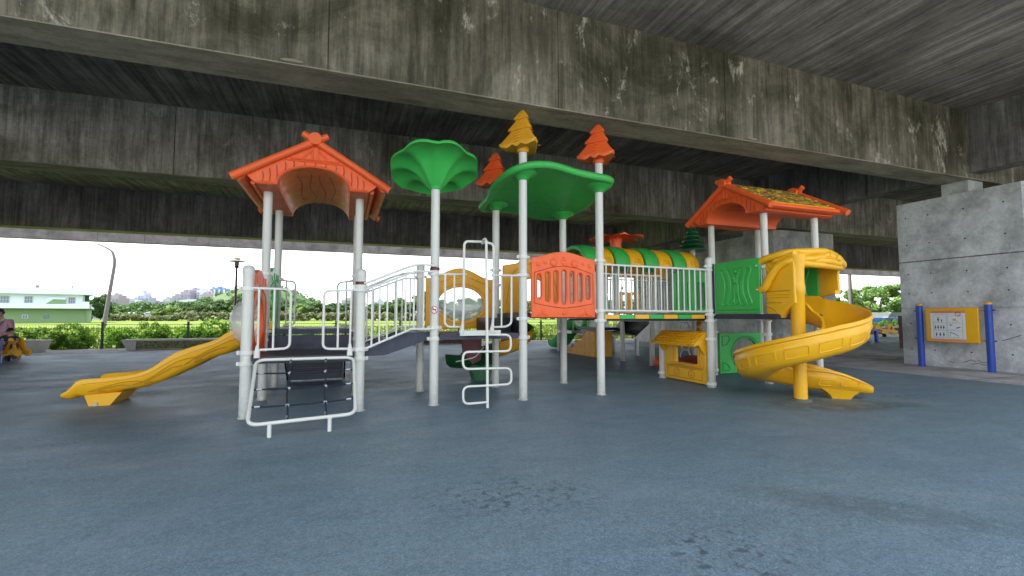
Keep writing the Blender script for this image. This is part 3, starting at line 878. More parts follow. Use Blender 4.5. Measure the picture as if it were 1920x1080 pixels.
for t_ in tsn:
    MB().tube([npnt(k / 8, t_) + Vector((0, 0, -0.012 * math.sin(math.pi * k / 8))) for k in range(9)], 0.009, 7).build('rope', M['rope'], net_o)
    for k in (0.04, 0.91):
        MB().tube([npnt(k, t_), npnt(k + 0.05, t_)], 0.012, 8).build('rope_clamp', M['steel'], net_o)
    for s_ in xs:
        MB().sphere((0, 0, 0), 0.021, 0.016, 0.021, 8, 6).build('rope_clamp', M['steel'], net_o, loc=npnt(s_, t_) + Vector((0, -0.004, -0.01)))

# ---- perforated step at the back of the left tower
for (y0, z1) in ((8.34, 0.62), (8.62, 0.42), (8.9, 0.22)):
    MB().box(-0.86, 0.02, y0, y0 + 0.29, z1 - 0.035, z1).build('stair_tread', M['perf'], play)
    MB().box(-0.86, 0.02, y0, y0 + 0.02, z1 - 0.20, z1 - 0.036).build('stair_riser', M['perf'], play)
for x in (-0.9, 0.03):
    MB().prism([(8.32, 0.9), (9.22, 0.25), (9.22, 0.0), (9.05, 0.0), (8.32, 0.55)], lambda u, v, d: (d, u, v), x, x + 0.03).build('stair_side', M['black'], play)

# ---- panels
# orange slotted panel
def top_curve(x0, x1, zt, rise, n=14, shoulder=0.12):
    return [(x0 + (x1 - x0) * k / n, zt + rise * math.sin(math.pi * k / n) ** 1.6) for k in range(n + 1)]
x0, x1 = 2.40, 3.385
outl = [(x0, 1.105), (x1, 1.105)] + top_curve(x0, x1, 1.925, 0.10)[::-1]
slots = []
for k, cx in enumerate(np.linspace(2.515, 3.27, 7)):
    dz = abs(k - 3) / 3
    slots.append(slot(cx, 1.30 + 0.07 * dz ** 1.6 , 1.76 - 0.065 * dz ** 1.6, 0.052))
rel = [([(x0 + 0.04, 1.72), (x0 + 0.04, 1.30), (x0 + 0.3, 1.255), (2.89, 1.235), (x1 - 0.3, 1.255), (x1 - 0.04, 1.30), (x1 - 0.04, 1.72), (x1 - 0.3, 1.80), (2.89, 1.825), (x0 + 0.3, 1.80), (x0 + 0.04, 1.72)], 0.006)]
rel += [(smooth_path([(cx + s * 0.10, 1.12), (cx + s * 0.02, 1.16), (cx, 1.22)], 4), 0.006) for cx in (2.56, 3.22) for s in (-1, -0.4, 0.4, 1)]
rel = [(a_, 0.0088 if len(a_) == 9 else b_) for a_, b_ in rel]
rel += [([(c[0], c[1]) for c in slot(cx, 1.30 + 0.07 * (abs(k - 3) / 3) ** 1.6 - 0.014, 1.76 - 0.065 * (abs(k - 3) / 3) ** 1.6 + 0.014, 0.076)], 0.004) for k, cx in enumerate(np.linspace(2.515, 3.27, 7))]
panel('slotted_panel', outl, slots, M['orange'], play, frame_y(5.84), 0.05, 0.012, rel, knobs=[(2.73, 1.865, 0.055, 0.02), (3.06, 1.86, 0.055, 0.02), (2.89, 1.92, 0.032, 0.02), (2.89, 1.885, 0.05, 0.008), (2.60, 1.86, 0.024, 0.014), (3.19, 1.86, 0.024, 0.014), (2.50, 1.835, 0.03, 0.014), (3.29, 1.835, 0.03, 0.014), (2.89, 1.165, 0.03, 0.018)])
for (x, z) in ((2.385, 1.87), (2.385, 1.17), (3.40, 1.87), (3.40, 1.17)):
    MB().sphere((x, 5.80, z), 0.014, n=8, m=6).build('bolt', M['bolt'], play)
# yellow panel with an oval clear window, back of the middle deck
x0, x1 = 1.17, 2.23
outl = [(x0, 0.93), (x1, 0.93), (x1, 1.70)] + [(x1 - (x1 - x0) * k / 16, 1.70 + 0.17 * math.sin(math.pi * k / 16) ** 2) for k in range(1, 16)] + [(x0, 1.70)]
yp = panel('oval_window_panel', outl, [ellipse(1.72, 1.31, 0.36, 0.26)], M['yellow_deep'], play, frame_y(7.04), 0.05, 0.012,
           [(ellipse(1.72, 1.31, 0.41, 0.31) + [ellipse(1.72, 1.31, 0.41, 0.31)[0]], 0.006), (smooth_path([(1.2, 1.55), (1.3, 1.62), (1.42, 1.66), (1.55, 1.72), (1.68, 1.70)], 5), 0.006), (smooth_path([(1.85, 1.72), (2.0, 1.66), (2.12, 1.62), (2.2, 1.5)], 5), 0.006), (smooth_path([(2.0, 0.97), (2.08, 1.02), (2.1, 1.1), (2.18, 1.12)], 5), 0.006), (smooth_path([(1.25, 1.12), (1.3, 1.04), (1.38, 1.0)], 5), 0.006)],
           knobs=[(1.72, 1.77, 0.05, 0.014), (1.5, 1.70, 0.035, 0.012), (1.95, 1.70, 0.035, 0.012)])
dome = MB()
rings = []
for i in range(7):
    t = i / 6 * math.pi / 2
    rings.append([(1.72 + 0.37 * math.cos(t) * math.cos(a), 7.06 + 0.16 * math.sin(t), 1.31 + 0.27 * math.cos(t) * math.sin(a)) for a in [2 * math.pi * k / 28 for k in range(28)]])
dome.sweep(rings, cap=False)
dome.build('clear_bubble', M['clear'], yp)
# yellow hood panel of the rear slide, behind post D
outl = [(2.40, 1.17), (3.42, 1.17), (3.42, 1.95), (3.2, 1.98), (2.98, 2.08), (2.8, 2.07), (2.62, 1.98), (2.40, 1.94)]
hp = panel('slide_entrance_panel', outl, [[(2.74, 1.175 + 0.01), (3.12, 1.185), (3.12, 1.6)] + [(2.93 + 0.19 * math.cos(a), 1.6 + 0.14 * math.sin(a)) for a in [math.pi * k / 8 for k in range(1, 8)]] + [(2.74, 1.6)]], M['yellow_deep'], play, frame_y(7.04), 0.06, 0.014,
           [(smooth_path([(2.46, 1.3), (2.5, 1.6), (2.6, 1.85), (2.9, 1.98), (3.2, 1.85), (3.34, 1.6), (3.36, 1.3)], 5), 0.008)])
# orange and green entrance panels of the left tower (in the plane of the slide)
def arch_panel(name, y0, y1, z0, z1, mat, hole, fx, rel_mat=None):
    ym = (y0 + y1) / 2
    outl = [(y0, z0), (y1, z0), (y1, z1 - 0.1)] + [(y1 - (y1 - y0) * k / 14, z1 - 0.1 + 0.14 * math.sin(math.pi * k / 14) ** 1.5) for k in range(1, 14)] + [(y0, z1 - 0.1)]
    relief = [(smooth_path([(y0 + 0.06, z0 + 0.1), (y0 + 0.06, z1 - 0.35), (ym - 0.2, z1 - 0.22), (ym, z1 - 0.16), (ym + 0.2, z1 - 0.22), (y1 - 0.06, z1 - 0.35), (y1 - 0.06, z0 + 0.1)], 5), 0.012)]
    for k in range(5):
        yy = y0 + 0.12 + k * (y1 - y0 - 0.24) / 4
        relief.append(([(yy, z1 - 0.16), (yy + 0.01, z1 - 0.04)], 0.011))
    return panel(name, outl, hole, mat, play, frame_x(fx, 1), 0.06, 0.014, relief, both=True)
bo = arch_panel('bubble_window_panel', 5.97, 7.0, 0.62, 1.66, M['orange'], [ellipse(6.48, 1.06, 0.33, 0.30)], -1.0)
rings = []
for i in range(8):
    t = i / 7 * math.pi / 2
    rings.append([(-1.02 - 0.27 * math.sin(t), 6.48 + 0.34 * math.cos(t) * math.cos(a), 1.06 + 0.31 * math.cos(t) * math.sin(a)) for a in [2 * math.pi * k / 28 for k in range(28)]])
MB().sweep(rings, cap=False).build('clear_bubble', M['clear'], bo)
arch_panel('slide_arch_panel', 7.16, 8.2, 0.92, 1.80, M['green'], [[(7.35, 0.93), (8.0, 0.93), (8.0, 1.35)] + [(7.675 + 0.325 * math.cos(a), 1.35 + 0.2 * math.sin(a)) for a in [math.pi * k / 8 for k in range(1, 8)]] + [(7.35, 1.35)]], -1.0)
arch_panel('side_panel', 7.16, 8.2, 0.97, 1.80, M['green'], [[(y_, z_) for (y_, z_) in slot(7.45, 1.1, 1.6, 0.06)], [(y_, z_) for (y_, z_) in slot(7.9, 1.1, 1.6, 0.06)]], 0.2)

# green embossed side panels of the spiral slide platform
def wavy_panel(fx, y0, y1, z0, za, zb):
    outl = [(y0, z0), (y1, z0), (y1, zb), (y0, za)]
    L = y1 - y0
    relief = []
    for (c, bow) in ((0.22, 0.05), (0.36, 0.05), (0.64, -0.05), (0.78, -0.05)):
        relief.append((slot(y0 + L * c, z0 + 0.12, za - 0.11, 0.09, bow * 1.3) + [slot(y0 + L * c, z0 + 0.12, za - 0.11, 0.09, bow * 1.3)[0]], 0.017))
    relief.append((slot(y0 + L * 0.5, z0 + 0.14, za - 0.34, 0.08) + [slot(y0 + L * 0.5, z0 + 0.14, za - 0.34, 0.08)[0]], 0.017))
    relief.append((ellipse(y0 + L * 0.5, za - 0.17, 0.065, 0.065, 18) + [(y0 + L * 0.5 + 0.065, za - 0.17)], 0.012))
    relief.append(([(y0 + 0.03, z0 + 0.05), (y1 - 0.03, z0 + 0.05)], 0.006))
    holes = [slot(y0 + L * 0.22, z0 + 0.16, za - 0.15, 0.026, 0.05), slot(y0 + L * 0.78, z0 + 0.16, za - 0.15, 0.026, -0.05)]
    return panel('embossed_panel', outl, [], M['green'], play, frame_x(fx), 0.045, 0.012, relief, both=True, knobs=[(y0 + L * 0.5, za - 0.17, 0.035, 0.02)])
wavy_panel(5.55, 4.955, 5.80, 1.165, 1.955, 1.955)
wavy_panel(6.70, 4.95, 5.80, 1.165, 1.955, 1.955)
for (y_, z_) in ((4.99, 1.84), (4.99, 1.50)):
    MB().sphere((0, 0, 0), 0.016, n=10, m=6).build('bolt', M['bolt'], play, loc=(5.515, y_, z_))
MB().box(5.50, 5.53, 5.80, 5.85, 1.16, 1.95).build('panel_edge_strip', M['navy'], play)
# green panel with a round crawl hole under the roofed tower
panel('round_hole_panel', [(6.78, 0.02), (7.83, 0.02), (7.83, 0.80), (6.78, 0.80)], [ellipse(7.42, 0.40, 0.33, 0.29)], M['green'], play, frame_y(7.05), 0.06, 0.015,
      [(ellipse(7.42, 0.40, 0.37, 0.33) + [(7.79, 0.40)], 0.008), ([(6.84, 0.55), (6.84, 0.74), (7.0, 0.74), (7.02, 0.66), (6.95, 0.58), (6.84, 0.55)], 0.008), ([(6.84, 0.08), (6.84, 0.24), (6.95, 0.2), (7.02, 0.12), (6.98, 0.08), (6.84, 0.08)], 0.008)])
# green panel behind the bridge, at the back of the rear deck
panel('slotted_panel', [(6.70, 1.17), (7.74, 1.17), (7.74, 2.05), (7.4, 2.14), (7.0, 2.14), (6.70, 2.05)], [slot(c, 1.32, 1.85, 0.05) for c in (7.42, 7.55)], M['green'], play, frame_y(8.28), 0.05, 0.012,
      [(slot(c, 1.3, 1.87, 0.075), 0.008) for c in (6.85, 7.0, 7.15, 7.42, 7.55)], knobs=[(7.0, 1.98, 0.05, 0.015), (7.4, 1.98, 0.05, 0.015)])
# amber panels seen through the bridge rails
panel('amber_panel', [(5.35, 1.17), (5.85, 1.17), (5.85, 1.62), (5.35, 1.62)], [[(5.43, 1.22), (5.52, 1.22), (5.52, 1.56), (5.43, 1.56)], [(5.68, 1.22), (5.77, 1.22), (5.77, 1.56), (5.68, 1.56)]], M['yellow_deep'], play, frame_y(8.25), 0.05, 0.01)
panel('amber_panel', [(4.52, 1.17), (4.8, 1.17), (4.8, 1.35), (4.52, 1.35)], [], M['yellow_deep'], play, frame_y(8.25), 0.05, 0.01)
# far rail of the rear walkway
o = MB().tube([(4.4, 8.30, 1.88), (6.6, 8.30, 1.88)], 0.015).build('railing', M['white_tube'], play)
MB().tube([(4.4, 8.30, 1.2), (6.6, 8.30, 1.2)], 0.015).build('bottom_rail', M['white_tube'], o)
for i in range(16):
    bar(o, (4.5 + i * 0.135, 8.30, 1.2), (4.5 + i * 0.135, 8.30, 1.88))

# ---- the bridge of coloured planks
for i in range(7):
    a = 3.58 + i * 0.262
    mt = M['yellow'] if i % 2 == 0 else M['green']
    MB().box(a + 0.006, a + 0.256, 5.90, 7.06, 1.085, 1.145).build('bridge_plank', mt, play)
MB().box(3.56, 5.48, 5.95, 5.99, 1.05, 1.08).build('bridge_beam', M['black'], play)
MB().box(3.56, 5.48, 6.97, 7.01, 1.05, 1.08).build('bridge_beam', M['black'], play)

# ---- arched tunnel of plastic hoops over the rear walkway
for i in range(8):
    x = 4.20 + i * 0.325
    mt = M['green'] if i % 2 == 0 else M['yellow']
    rings = []
    for k in range(17):
        a = math.pi * k / 16
        cy_, sy_ = 7.86 - 0.50 * math.cos(a), 2.04 + 0.36 * math.sin(a) ** 0.8
        n = Vector((0, -math.cos(a), math.sin(a)))
        c = Vector((0, cy_, sy_))
        hk = 0.02 if i % 2 == 0 else 0.0
        prof = [(-0.15, -0.01), (-0.152, 0.03 + hk), (-0.12, 0.055 + hk), (0.12, 0.055 + hk), (0.146, 0.03 + hk), (0.144, -0.01), (0.12, 0.01), (-0.12, 0.01)]
        rings.append([Vector((u, 0, 0)) + c + n * v for (u, v) in prof])
    hoop = MB().sweep(rings)
    for j in range(3):
        hoop.tube(smooth_path([(-0.10 + 0.02 * j, 7.86 - 0.50 - 0.055 + 0.0 + j * 0.004, 2.10 + j * 0.035), (0.0, 7.352 - 0.052 + j * 0.012, 2.135 + j * 0.035), (0.10 - 0.02 * j, 7.86 - 0.50 - 0.055 + j * 0.004, 2.10 + j * 0.035)], 4), 0.006, 5)
    hoop.build('tunnel_hoop', mt, play, loc=(x, 0, 0), angle=50)
MB().tube([(4.05, 8.36, 2.04), (6.65, 8.36, 2.04)], 0.02).build('tunnel_rail', M['yellow_deep'], play)
MB().box(4.05, 6.65, 8.33, 8.37, 1.93, 2.03).build('tunnel_valance', M['yellow_deep'], play)
# orange palm canopy above the tunnel
pm = MB().lathe((5.30, 8.25, 2.42), [(0.12, 0), (0.13, 0.08), (0.11, 0.18), (0.13, 0.27), (0.16, 0.33)], 16)
for k in range(6):
    a = 2 * math.pi * k / 6 + 0.25
    d = Vector((math.cos(a), math.sin(a), 0)); s = Vector((-d.y, d.x, 0)); rings = []
    for t in range(7):
        q = t / 6
        c = Vector((5.30, 8.25, 2.73)) + d * (0.08 + 0.48 * q) + Vector((0, 0, 0.06 * math.sin(q * 2.3) - 0.04 * q))
        w = 0.09 + 0.12 * math.sin(math.pi * min(q * 0.95 + 0.03, 1))
        rings.append([c - s * w + Vector((0, 0, -0.03)), c + Vector((0, 0, 0.0)), c + s * w + Vector((0, 0, -0.03)), c + Vector((0, 0, 0.035))])
    pm.sweep(rings)
pm.build('palm_canopy', M['orange'], play)
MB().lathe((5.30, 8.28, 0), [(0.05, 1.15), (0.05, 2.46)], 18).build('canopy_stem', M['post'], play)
# dark green cone tree on its pole
ct = MB()
prof = []
for k in range(6):
    z = k * 0.105; r = 0.33 * (1 - k / 6.6)
    prof += [(r, z), (r * 1.02, z + 0.02), (r * 0.70, z + 0.075), (r * 0.62, z + 0.103)]
prof += [(0.05, 0.66), (0.0, 0.68)]
ct.lathe((7.80, 8.85, 2.68), prof, 24, lobes=lambda a, z: 1 + 0.04 * math.sin(8 * a))
ct.build('cone_tree', M['dark_green'], play)

# ---- rear stair ramp, platform, steps climber, green slide
U1, U2, L1, L2 = Vector((6.6, 8.9, 1.14)), Vector((6.6, 9.98, 1.14)), Vector((7.83, 11.27, 0.68)), Vector((7.83, 12.37, 0.68))
dz_ = Vector((0, 0, 0.17))
for (a_, b_, s_) in ((U1, L1, 1), (U2, L2, -1)):
    o = Vector((0, 0.04 * s_, 0))
    MB().add([a_, b_, b_ - dz_, a_ - dz_, a_ + o, b_ + o, b_ - dz_ + o, a_ - dz_ + o], [(0, 1, 2, 3), (7, 6, 5, 4), (0, 4, 5, 1), (1, 5, 6, 2), (2, 6, 7, 3), (3, 7, 4, 0)]).build('stair_side', M['black'], play)
    up = Vector((0, 0, 0.72))
    o_r = MB().tube([a_ + up, b_ + up], 0.016).build('railing', M['white_tube'], play)
    MB().tube([a_ + up * 0.8, b_ + up * 0.8], 0.012).build('bottom_rail', M['white_tube'], o_r)
    for k in range(7):
        q = a_.lerp(b_, k / 6)
        bar(o_r, q, q + up)
for i in range(8):
    t0, t1 = i / 8 + 0.01, (i + 1) / 8 - 0.005
    A_, B_ = U1.lerp(L1, t0), U2.lerp(L2, t0); C_, D_ = U1.lerp(L1, t1), U2.lerp(L2, t1)
    zt = A_.z - 0.05; y4 = Vector((0, 0.045, 0))
    vs = [A_ + y4, B_ - y4, D_ - y4, C_ + y4]
    vs = [Vector((p.x, p.y, zt)) for p in vs] + [Vector((p.x, p.y, zt - 0.10)) for p in vs]
    MB().add(vs, [(0, 1, 2, 3), (7, 6, 5, 4), (0, 4, 5, 1), (1, 5, 6, 2), (2, 6, 7, 3), (3, 7, 4, 0)]).build('stair_tread', M['black'], play)
MB().box(6.7, 8.0, 11.3, 12.5, 0.60, 0.68).build('deck', M['steel'], play)
MB().box(6.45, 7.7, 12.5, 13.5, 0.60, 0.68).build('deck', M['steel'], play)
for (x, y_) in ((6.5, 12.5), (6.55, 13.45), (7.0, 12.5)):
    bar(play, (x, y_, 0.68), (x, y_, 1.5))
sc = MB()
for i in range(5):
    y1_ = 12.80 - i * 0.27
    sc.box(6.46 + 0.03 * (i % 2), 7.05, 11.22, y1_, i * 0.140, (i + 1) * 0.140 + 0.004)
    for j in range(3):
        sc.sphere((6.50 + j * 0.2, y1_ - 0.01, (i + 0.75) * 0.14), 0.09, 0.05, 0.045, 8, 6)
    for j in range(int((y1_ - 11.25) / 0.26)):
        sc.obox((6.462 + 0.03 * (i % 2), y1_ - 0.16 - j * 0.26, (i + 0.5) * 0.14), (0.012, 0, 0), (0, 0.115, 0), (0, 0, 0.05))
sc.build('step_climber', M['yellow_deep'], play, angle=30)
def chute(name, mat, path, width, wall, parent, thick=0.03, profile=None):
    """U-shaped trough swept along (point, right vector) pairs"""
    rings = []
    w = width / 2
    for (c, rt) in path:
        c, rt = Vector(c), Vector(rt).normalized(); up = Vector((0, 0, 1))
        out = [(-w - 0.02, wall), (-w + 0.01, wall + 0.015), (-w + 0.035, wall - 0.01), (-w + 0.06, 0.10), (-w + 0.13, 0.02), (0, 0.0), (w - 0.13, 0.02), (w - 0.06, 0.10), (w - 0.035, wall - 0.01), (w - 0.01, wall + 0.015), (w + 0.02, wall), (w + 0.01, wall - 0.05), (w - 0.02, 0.02), (w - 0.12, -0.05), (0, -0.06), (-w + 0.12, -0.05), (-w + 0.02, 0.02), (-w - 0.01, wall - 0.05)]
        rings.append([c + rt * u + up * v for u, v in out])
    return MB().sweep(rings).build(name, mat, parent, angle=50)
gp = smooth_path([(7.0, 12.9, 0.80), (6.95, 13.2, 0.76), (6.9, 13.6, 0.48), (6.9, 14.1, 0.15), (6.92, 14.6, 0.12)], 5)
chute('straight_slide', M['green'], [(p, (1, 0.05, 0)) for p in gp], 0.6, 0.22, play)
# white hexagon lattice climber and small crawl parts seen below the bridge
hx = MB()
for (cy_, cz) in ((8.95, 0.98), (8.95, 0.64), (8.95, 0.30), (9.25, 0.81), (9.25, 0.47), (9.25, 0.13 + 0.02)):
    hx.tube([(7.86, cy_ + 0.19 * math.cos(math.pi * k / 3), cz + 0.19 * math.sin(math.pi * k / 3) * 0.9) for k in range(6)], 0.014, 8, closed=True)
hx.build('hexagon_climber', M['white_tube'], play)
for (cy_, cz, mt) in ((9.1, 0.98, 'yellow_deep'), (9.1, 0.75, 'yellow_deep'), (9.1, 0.56, 'green'), (9.12, 0.33, 'red'), (9.1, 0.14, 'yellow_deep')):
    MB().prism([(cy_ + 0.15 * math.cos(math.pi * k / 3), cz + 0.12 * math.sin(math.pi * k / 3)) for k in range(6)], lambda u, v, d: (d, u - 0.30, v), 7.83, 7.88).build('hexagon_plate', M[mt], play)
rings = []
for k in range(9):
    t = k / 8
    xx = 6.72 + 1.0 * t
    zt = 0.17 + 0.10 * math.sin(math.pi * t)
    rings.append([(xx, 7.55, 0.0), (xx, 8.35, 0.0), (xx, 8.38, zt - 0.03), (xx, 8.30, zt), (xx, 7.60, zt), (xx, 7.52, zt - 0.03)])
MB().sweep(rings).build('crawl_step', M['red'], play)
MB().sphere((6.62, 8.62, 0.11), 0.13, 0.1, 0.12, 10, 8).sphere((6.66, 8.60, 0.10), 0.11, 0.11, 0.1, 10, 8).build('climbing_stone', M['orange'], play)

# ---- little shop counter with shingled awning
yA, yB = 6.99, 5.97          # far end, near end (plane x = 5.5)
outl = [(yB, 0.03), (yA, 0.03), (yA, 0.80), (yB, 0.80)]
hole = [(6.16, 0.33), (6.68, 0.33), (6.68, 0.56), (6.55, 0.645), (6.29, 0.645), (6.16, 0.56)]
shop = panel('shop_counter', outl, [hole], M['yellow'], play, frame_x(5.5), 0.06, 0.014,
             [([(6.05, 0.08), (6.9, 0.08), (6.9, 0.25), (6.05, 0.25), (6.05, 0.08)], 0.007), ([(6.02, 0.29), (6.93, 0.29)], 0.009), ([(6.02, 0.27), (6.93, 0.27)], 0.006),
              (ellipse(6.30, 0.165, 0.075, 0.065, 20) + [(6.375, 0.165)], 0.007), (ellipse(6.30, 0.165, 0.04, 0.035, 14) + [(6.34, 0.165)], 0.006), (ellipse(6.66, 0.165, 0.075, 0.065, 20) + [(6.735, 0.165)], 0.007), (ellipse(6.66, 0.165, 0.04, 0.035, 14) + [(6.70, 0.165)], 0.006),
              ([(6.1, 0.31), (6.1, 0.6), (6.2, 0.68)], 0.006), ([(6.74, 0.31), (6.74, 0.6), (6.64, 0.68)], 0.006)])
MB().box(5.38, 5.50, 6.13, 6.71, 0.315, 0.333).build('counter_sill', M['yellow'], shop)
aw = MB().prism([(5.50, 0.87), (5.46, 0.875), (5.22, 0.665), (5.225, 0.64), (5.46, 0.70), (5.50, 0.60)], lambda u, v, d: (u, d, v), yB - 0.02, yA + 0.03)
awn = aw.build('awning', M['yellow'], shop)
tile = MB().prism([(-0.047, -0.01), (0.047, -0.01), (0.047, 0.04), (0.0, 0.062), (-0.047, 0.04)], lambda u, v, d: (-v, u, d + (v * 0.35 if d > 0 else -0.01)), 0.0, 0.006).mesh('shingle', M['yellow'])
sl = math.atan2(0.21, 0.24)
for r_ in range(5):
    for j in range(10):
        yy = yB + 0.06 + j * 0.1 + (0.05 if r_ % 2 else 0)
        if yy > yA - 0.02: continue
        t = 0.06 + r_ * 0.19
        place('shingle', tile, awn, loc=(5.46 - 0.24 * t, yy, 0.879 - 0.21 * t), rot=(0, -sl + 0.0, 0))
for s, yy in ((1, yB - 0.005), (-1, yA + 0.005)):
    MB().prism([(5.50, 0.86), (5.30, 0.70), (5.36, 0.62), (5.44, 0.52), (5.50, 0.48)], lambda u, v, d: (u, d, v), yy, yy + s * 0.04).build('awning_bracket', M['yellow'], shop)

# ---- roofs
def roof(cx, cy, z0, rotz, length, label_thatch):
    fr = Matrix.Translation((cx, cy, z0)) @ Matrix.Rotation(rotz, 4, 'Z')
    T = lambda u, d, v: tuple(fr @ Vector((u, d, v)))
    hl = length / 2
    arch = [(0.45 * math.cos(a), 0.0 + 0.275 * math.sin(a)) for a in [math.pi * k / 16 for k in range(17)]]
    out = [(-0.93, 0.04), (0.0, 0.61), (0.93, 0.04), (0.88, 0.02), (0.80, 0.10), (0.75, 0.05), (0.68, 0.0)] + arch + [(-0.68, 0.0), (-0.75, 0.05), (-0.80, 0.10), (-0.88, 0.02)]
    rings = []
    out2 = [(u, v) for u, v in out]
    for d in (-hl, -hl + 0.02, hl - 0.02, hl):
        rings.append([T(u, d, v) for u, v in out2])
    mb = MB().sweep(rings, cap=False)
    # end faces as strips between arch and gable line
    for d, flip in ((-hl, 0), (hl, 1)):
        def gz(u): return 0.61 - abs(u) * 0.613
        us = [-0.68] + [a[0] for a in arch[::-1]] + [0.68]
        low = [0.0] + [a[1] for a in arch[::-1]] + [0.0]
        for i in range(len(us) - 1):
            if us[i + 1] - us[i] < 1e-5: continue
            mb.add([T(us[i], d, low[i]), T(us[i + 1], d, low[i + 1]), T(us[i + 1], d, gz(us[i + 1])), T(us[i], d, gz(us[i]))], [(0, 1, 2, 3)])
        for s in (-1, 1):
            mb.add([T(s * 0.68, d, 0.0), T(s * 0.75, d, 0.05), T(s * 0.80, d, 0.10), T(s * 0.88, d, 0.02), T(s * 0.93, d, 0.04), T(s * 0.68, d, gz(0.68))], [(0, 1, 2, 3, 4, 5)])
    body = mb.build('roof', M['orange'], play, angle=35)
    tube = lambda pts, r, n=10, **k: MB().tube([T(*p) for p in pts], r, n, **k)
    for d in (-hl, hl):
        o_ = -0.03 if d < 0 else 0.03
        for s in (-1, 1):
            tube([(-s * 0.155, d + o_ * (1.0 + 0.3 * s), 0.712), (0, d + o_, 0.625), (s * 0.5, d + o_, 0.335), (s * 0.97, d + o_, 0.05)], [0.045, 0.05, 0.047, 0.055], 12).build('bargeboard', M['orange'], body)
        tube([(0, d + o_ * 3.2, 0.645), (0, d - o_ * 2, 0.645)], 0.082, 18).build('ridge_log', M['orange'], body)
        # framing on the gable
        g = MB()
        f = d + (o_ * 0.35)
        def gt(p, q, r=0.013): g.tube([T(p[0], f, p[1]), T(q[0], f, q[1])], r, 6)
        gt((-0.30, 0.375), (0.30, 0.375)); gt((-0.42, 0.345), (0.42, 0.345), 0.008)
        gt((-0.035, 0.38), (-0.035, 0.56)); gt((0.035, 0.38), (0.035, 0.56)); gt((-0.16, 0.38), (-0.05, 0.50)); gt((0.16, 0.38), (0.05, 0.50))
        g.tube([T(a[0] * 1.04, f, a[1] * 1.06) for a in arch], 0.013, 6)
        for u in (-0.62, -0.54, -0.46, -0.36, -0.26, -0.13, 0.0, 0.13, 0.26, 0.36, 0.46, 0.54, 0.62):
            lo = 0.275 * math.sqrt(max(0, 1 - (u / 0.45) ** 2)) + 0.03 if abs(u) < 0.45 else 0.03
            hi = min(0.335, gz(u) - 0.07)
            if hi > lo + 0.02:
                g.cur = 1
                g.tube([T(u, f, lo), T(u + 0.01, f, (lo + hi) / 2), T(u, f, hi)], 0.005, 5)
                g.cur = 0
        gt((-0.68, 0.02), (-0.44, 0.02), 0.014); gt((0.68, 0.02), (0.44, 0.02), 0.014)
        g.build('gable_framing', [M['orange'], M['orange_groove']], body)
    for s in (-1, 1):
        tube([(s * 0.86, -hl + 0.05, 0.085), (s * 0.86, hl - 0.05, 0.085)], 0.038, 8).build('eaves_log', M['orange'], body)
        tube([(s * 0.74, -hl + 0.08, 0.03), (s * 0.74, hl - 0.08, 0.03)], 0.03, 8).build('eaves_log', M['orange'], body)
    # wavy ribs inside the barrel
    rb = MB()
    for k in range(4):
        u0 = -0.24 + 0.15 * k
        pts = []
        for j in range(9):
            dd = -hl * 0.7 + length * 0.7 * j / 8
            u = u0 + 0.03 * math.sin(j * 0.75 + k * 1.7)
            a = math.acos(max(-1, min(1, u / 0.45)))
            pts.append(T(u, dd, 0.275 * math.sin(a) - 0.001))
        rb.tube(pts, 0.006, 5)
    rb.build('vault_rib', M['orange_groove'], body)
    # thatch: base sheet and many overlapping leaves
    for s in (-1, 1):
        base = MB().prism([(0.03, 0.60), (0.82, 0.118), (0.83, 0.150), (0.03, 0.645)], lambda u, v, d: T(s * u, d, v), -hl + 0.10, hl - 0.10)
        th = base.build('thatch', M['thatch'], body)
        rnd = random.Random(3 + s)
        for r_ in range(7):
            for j in range(int(length / 0.16)):
                t = 0.12 + r_ * 0.12 + rnd.uniform(-0.02, 0.02)
                d0 = -hl + 0.16 + j * 0.155 + rnd.uniform(-0.03, 0.03) + (0.07 if r_ % 2 else 0)
                if d0 > hl - 0.14: continue
                w, l, h = rnd.uniform(0.06, 0.10), rnd.uniform(0.09, 0.15), rnd.uniform(0.02, 0.045)
                un = Vector((0.84, -0.52)).normalized(); nn = Vector((0.52, 0.84)).normalized()
                c0 = Vector((0.83 * t, 0.64 - 0.51 * t))
                lf = MB()
                vs = []
                for (a, b, hh) in ((-0.6, -0.7, 0.1), (-0.6, 0.7, 0.1), (0.2, 1.0, 0.9), (1.0, 0.35, 1.0), (1.05, -0.4, 0.9), (0.2, -1.0, 0.8)):
                    p = c0 + un * (a * l * 0.6) + nn * (hh * h)
                    vs.append((s * p.x, d0 + b * w, p.y))
                vs += [(v[0] - s * nn.x * 0.02, v[1], v[2] - nn.y * 0.025) for v in vs]
                lf.add([T(*v) for v in vs], [(0, 1, 2, 3, 4, 5), (11, 10, 9, 8, 7, 6)] + [(i, i + 6, (i + 1) % 6 + 6, (i + 1) % 6) for i in range(6)])
                lf.build('thatch_leaf', M['thatch'], th, angle=50)
        MB().tube([T(s * 0.845, -hl + 0.12, 0.125), T(s * 0.845, hl - 0.12, 0.125)], 0.018, 6).build('thatch_edge', M['yellow'], body)
    return body
roof(-0.39, 7.66, 2.83, 0.0, 2.05, '')
roof(7.32, 6.46, 2.87, -math.pi / 2, 1.72, '')

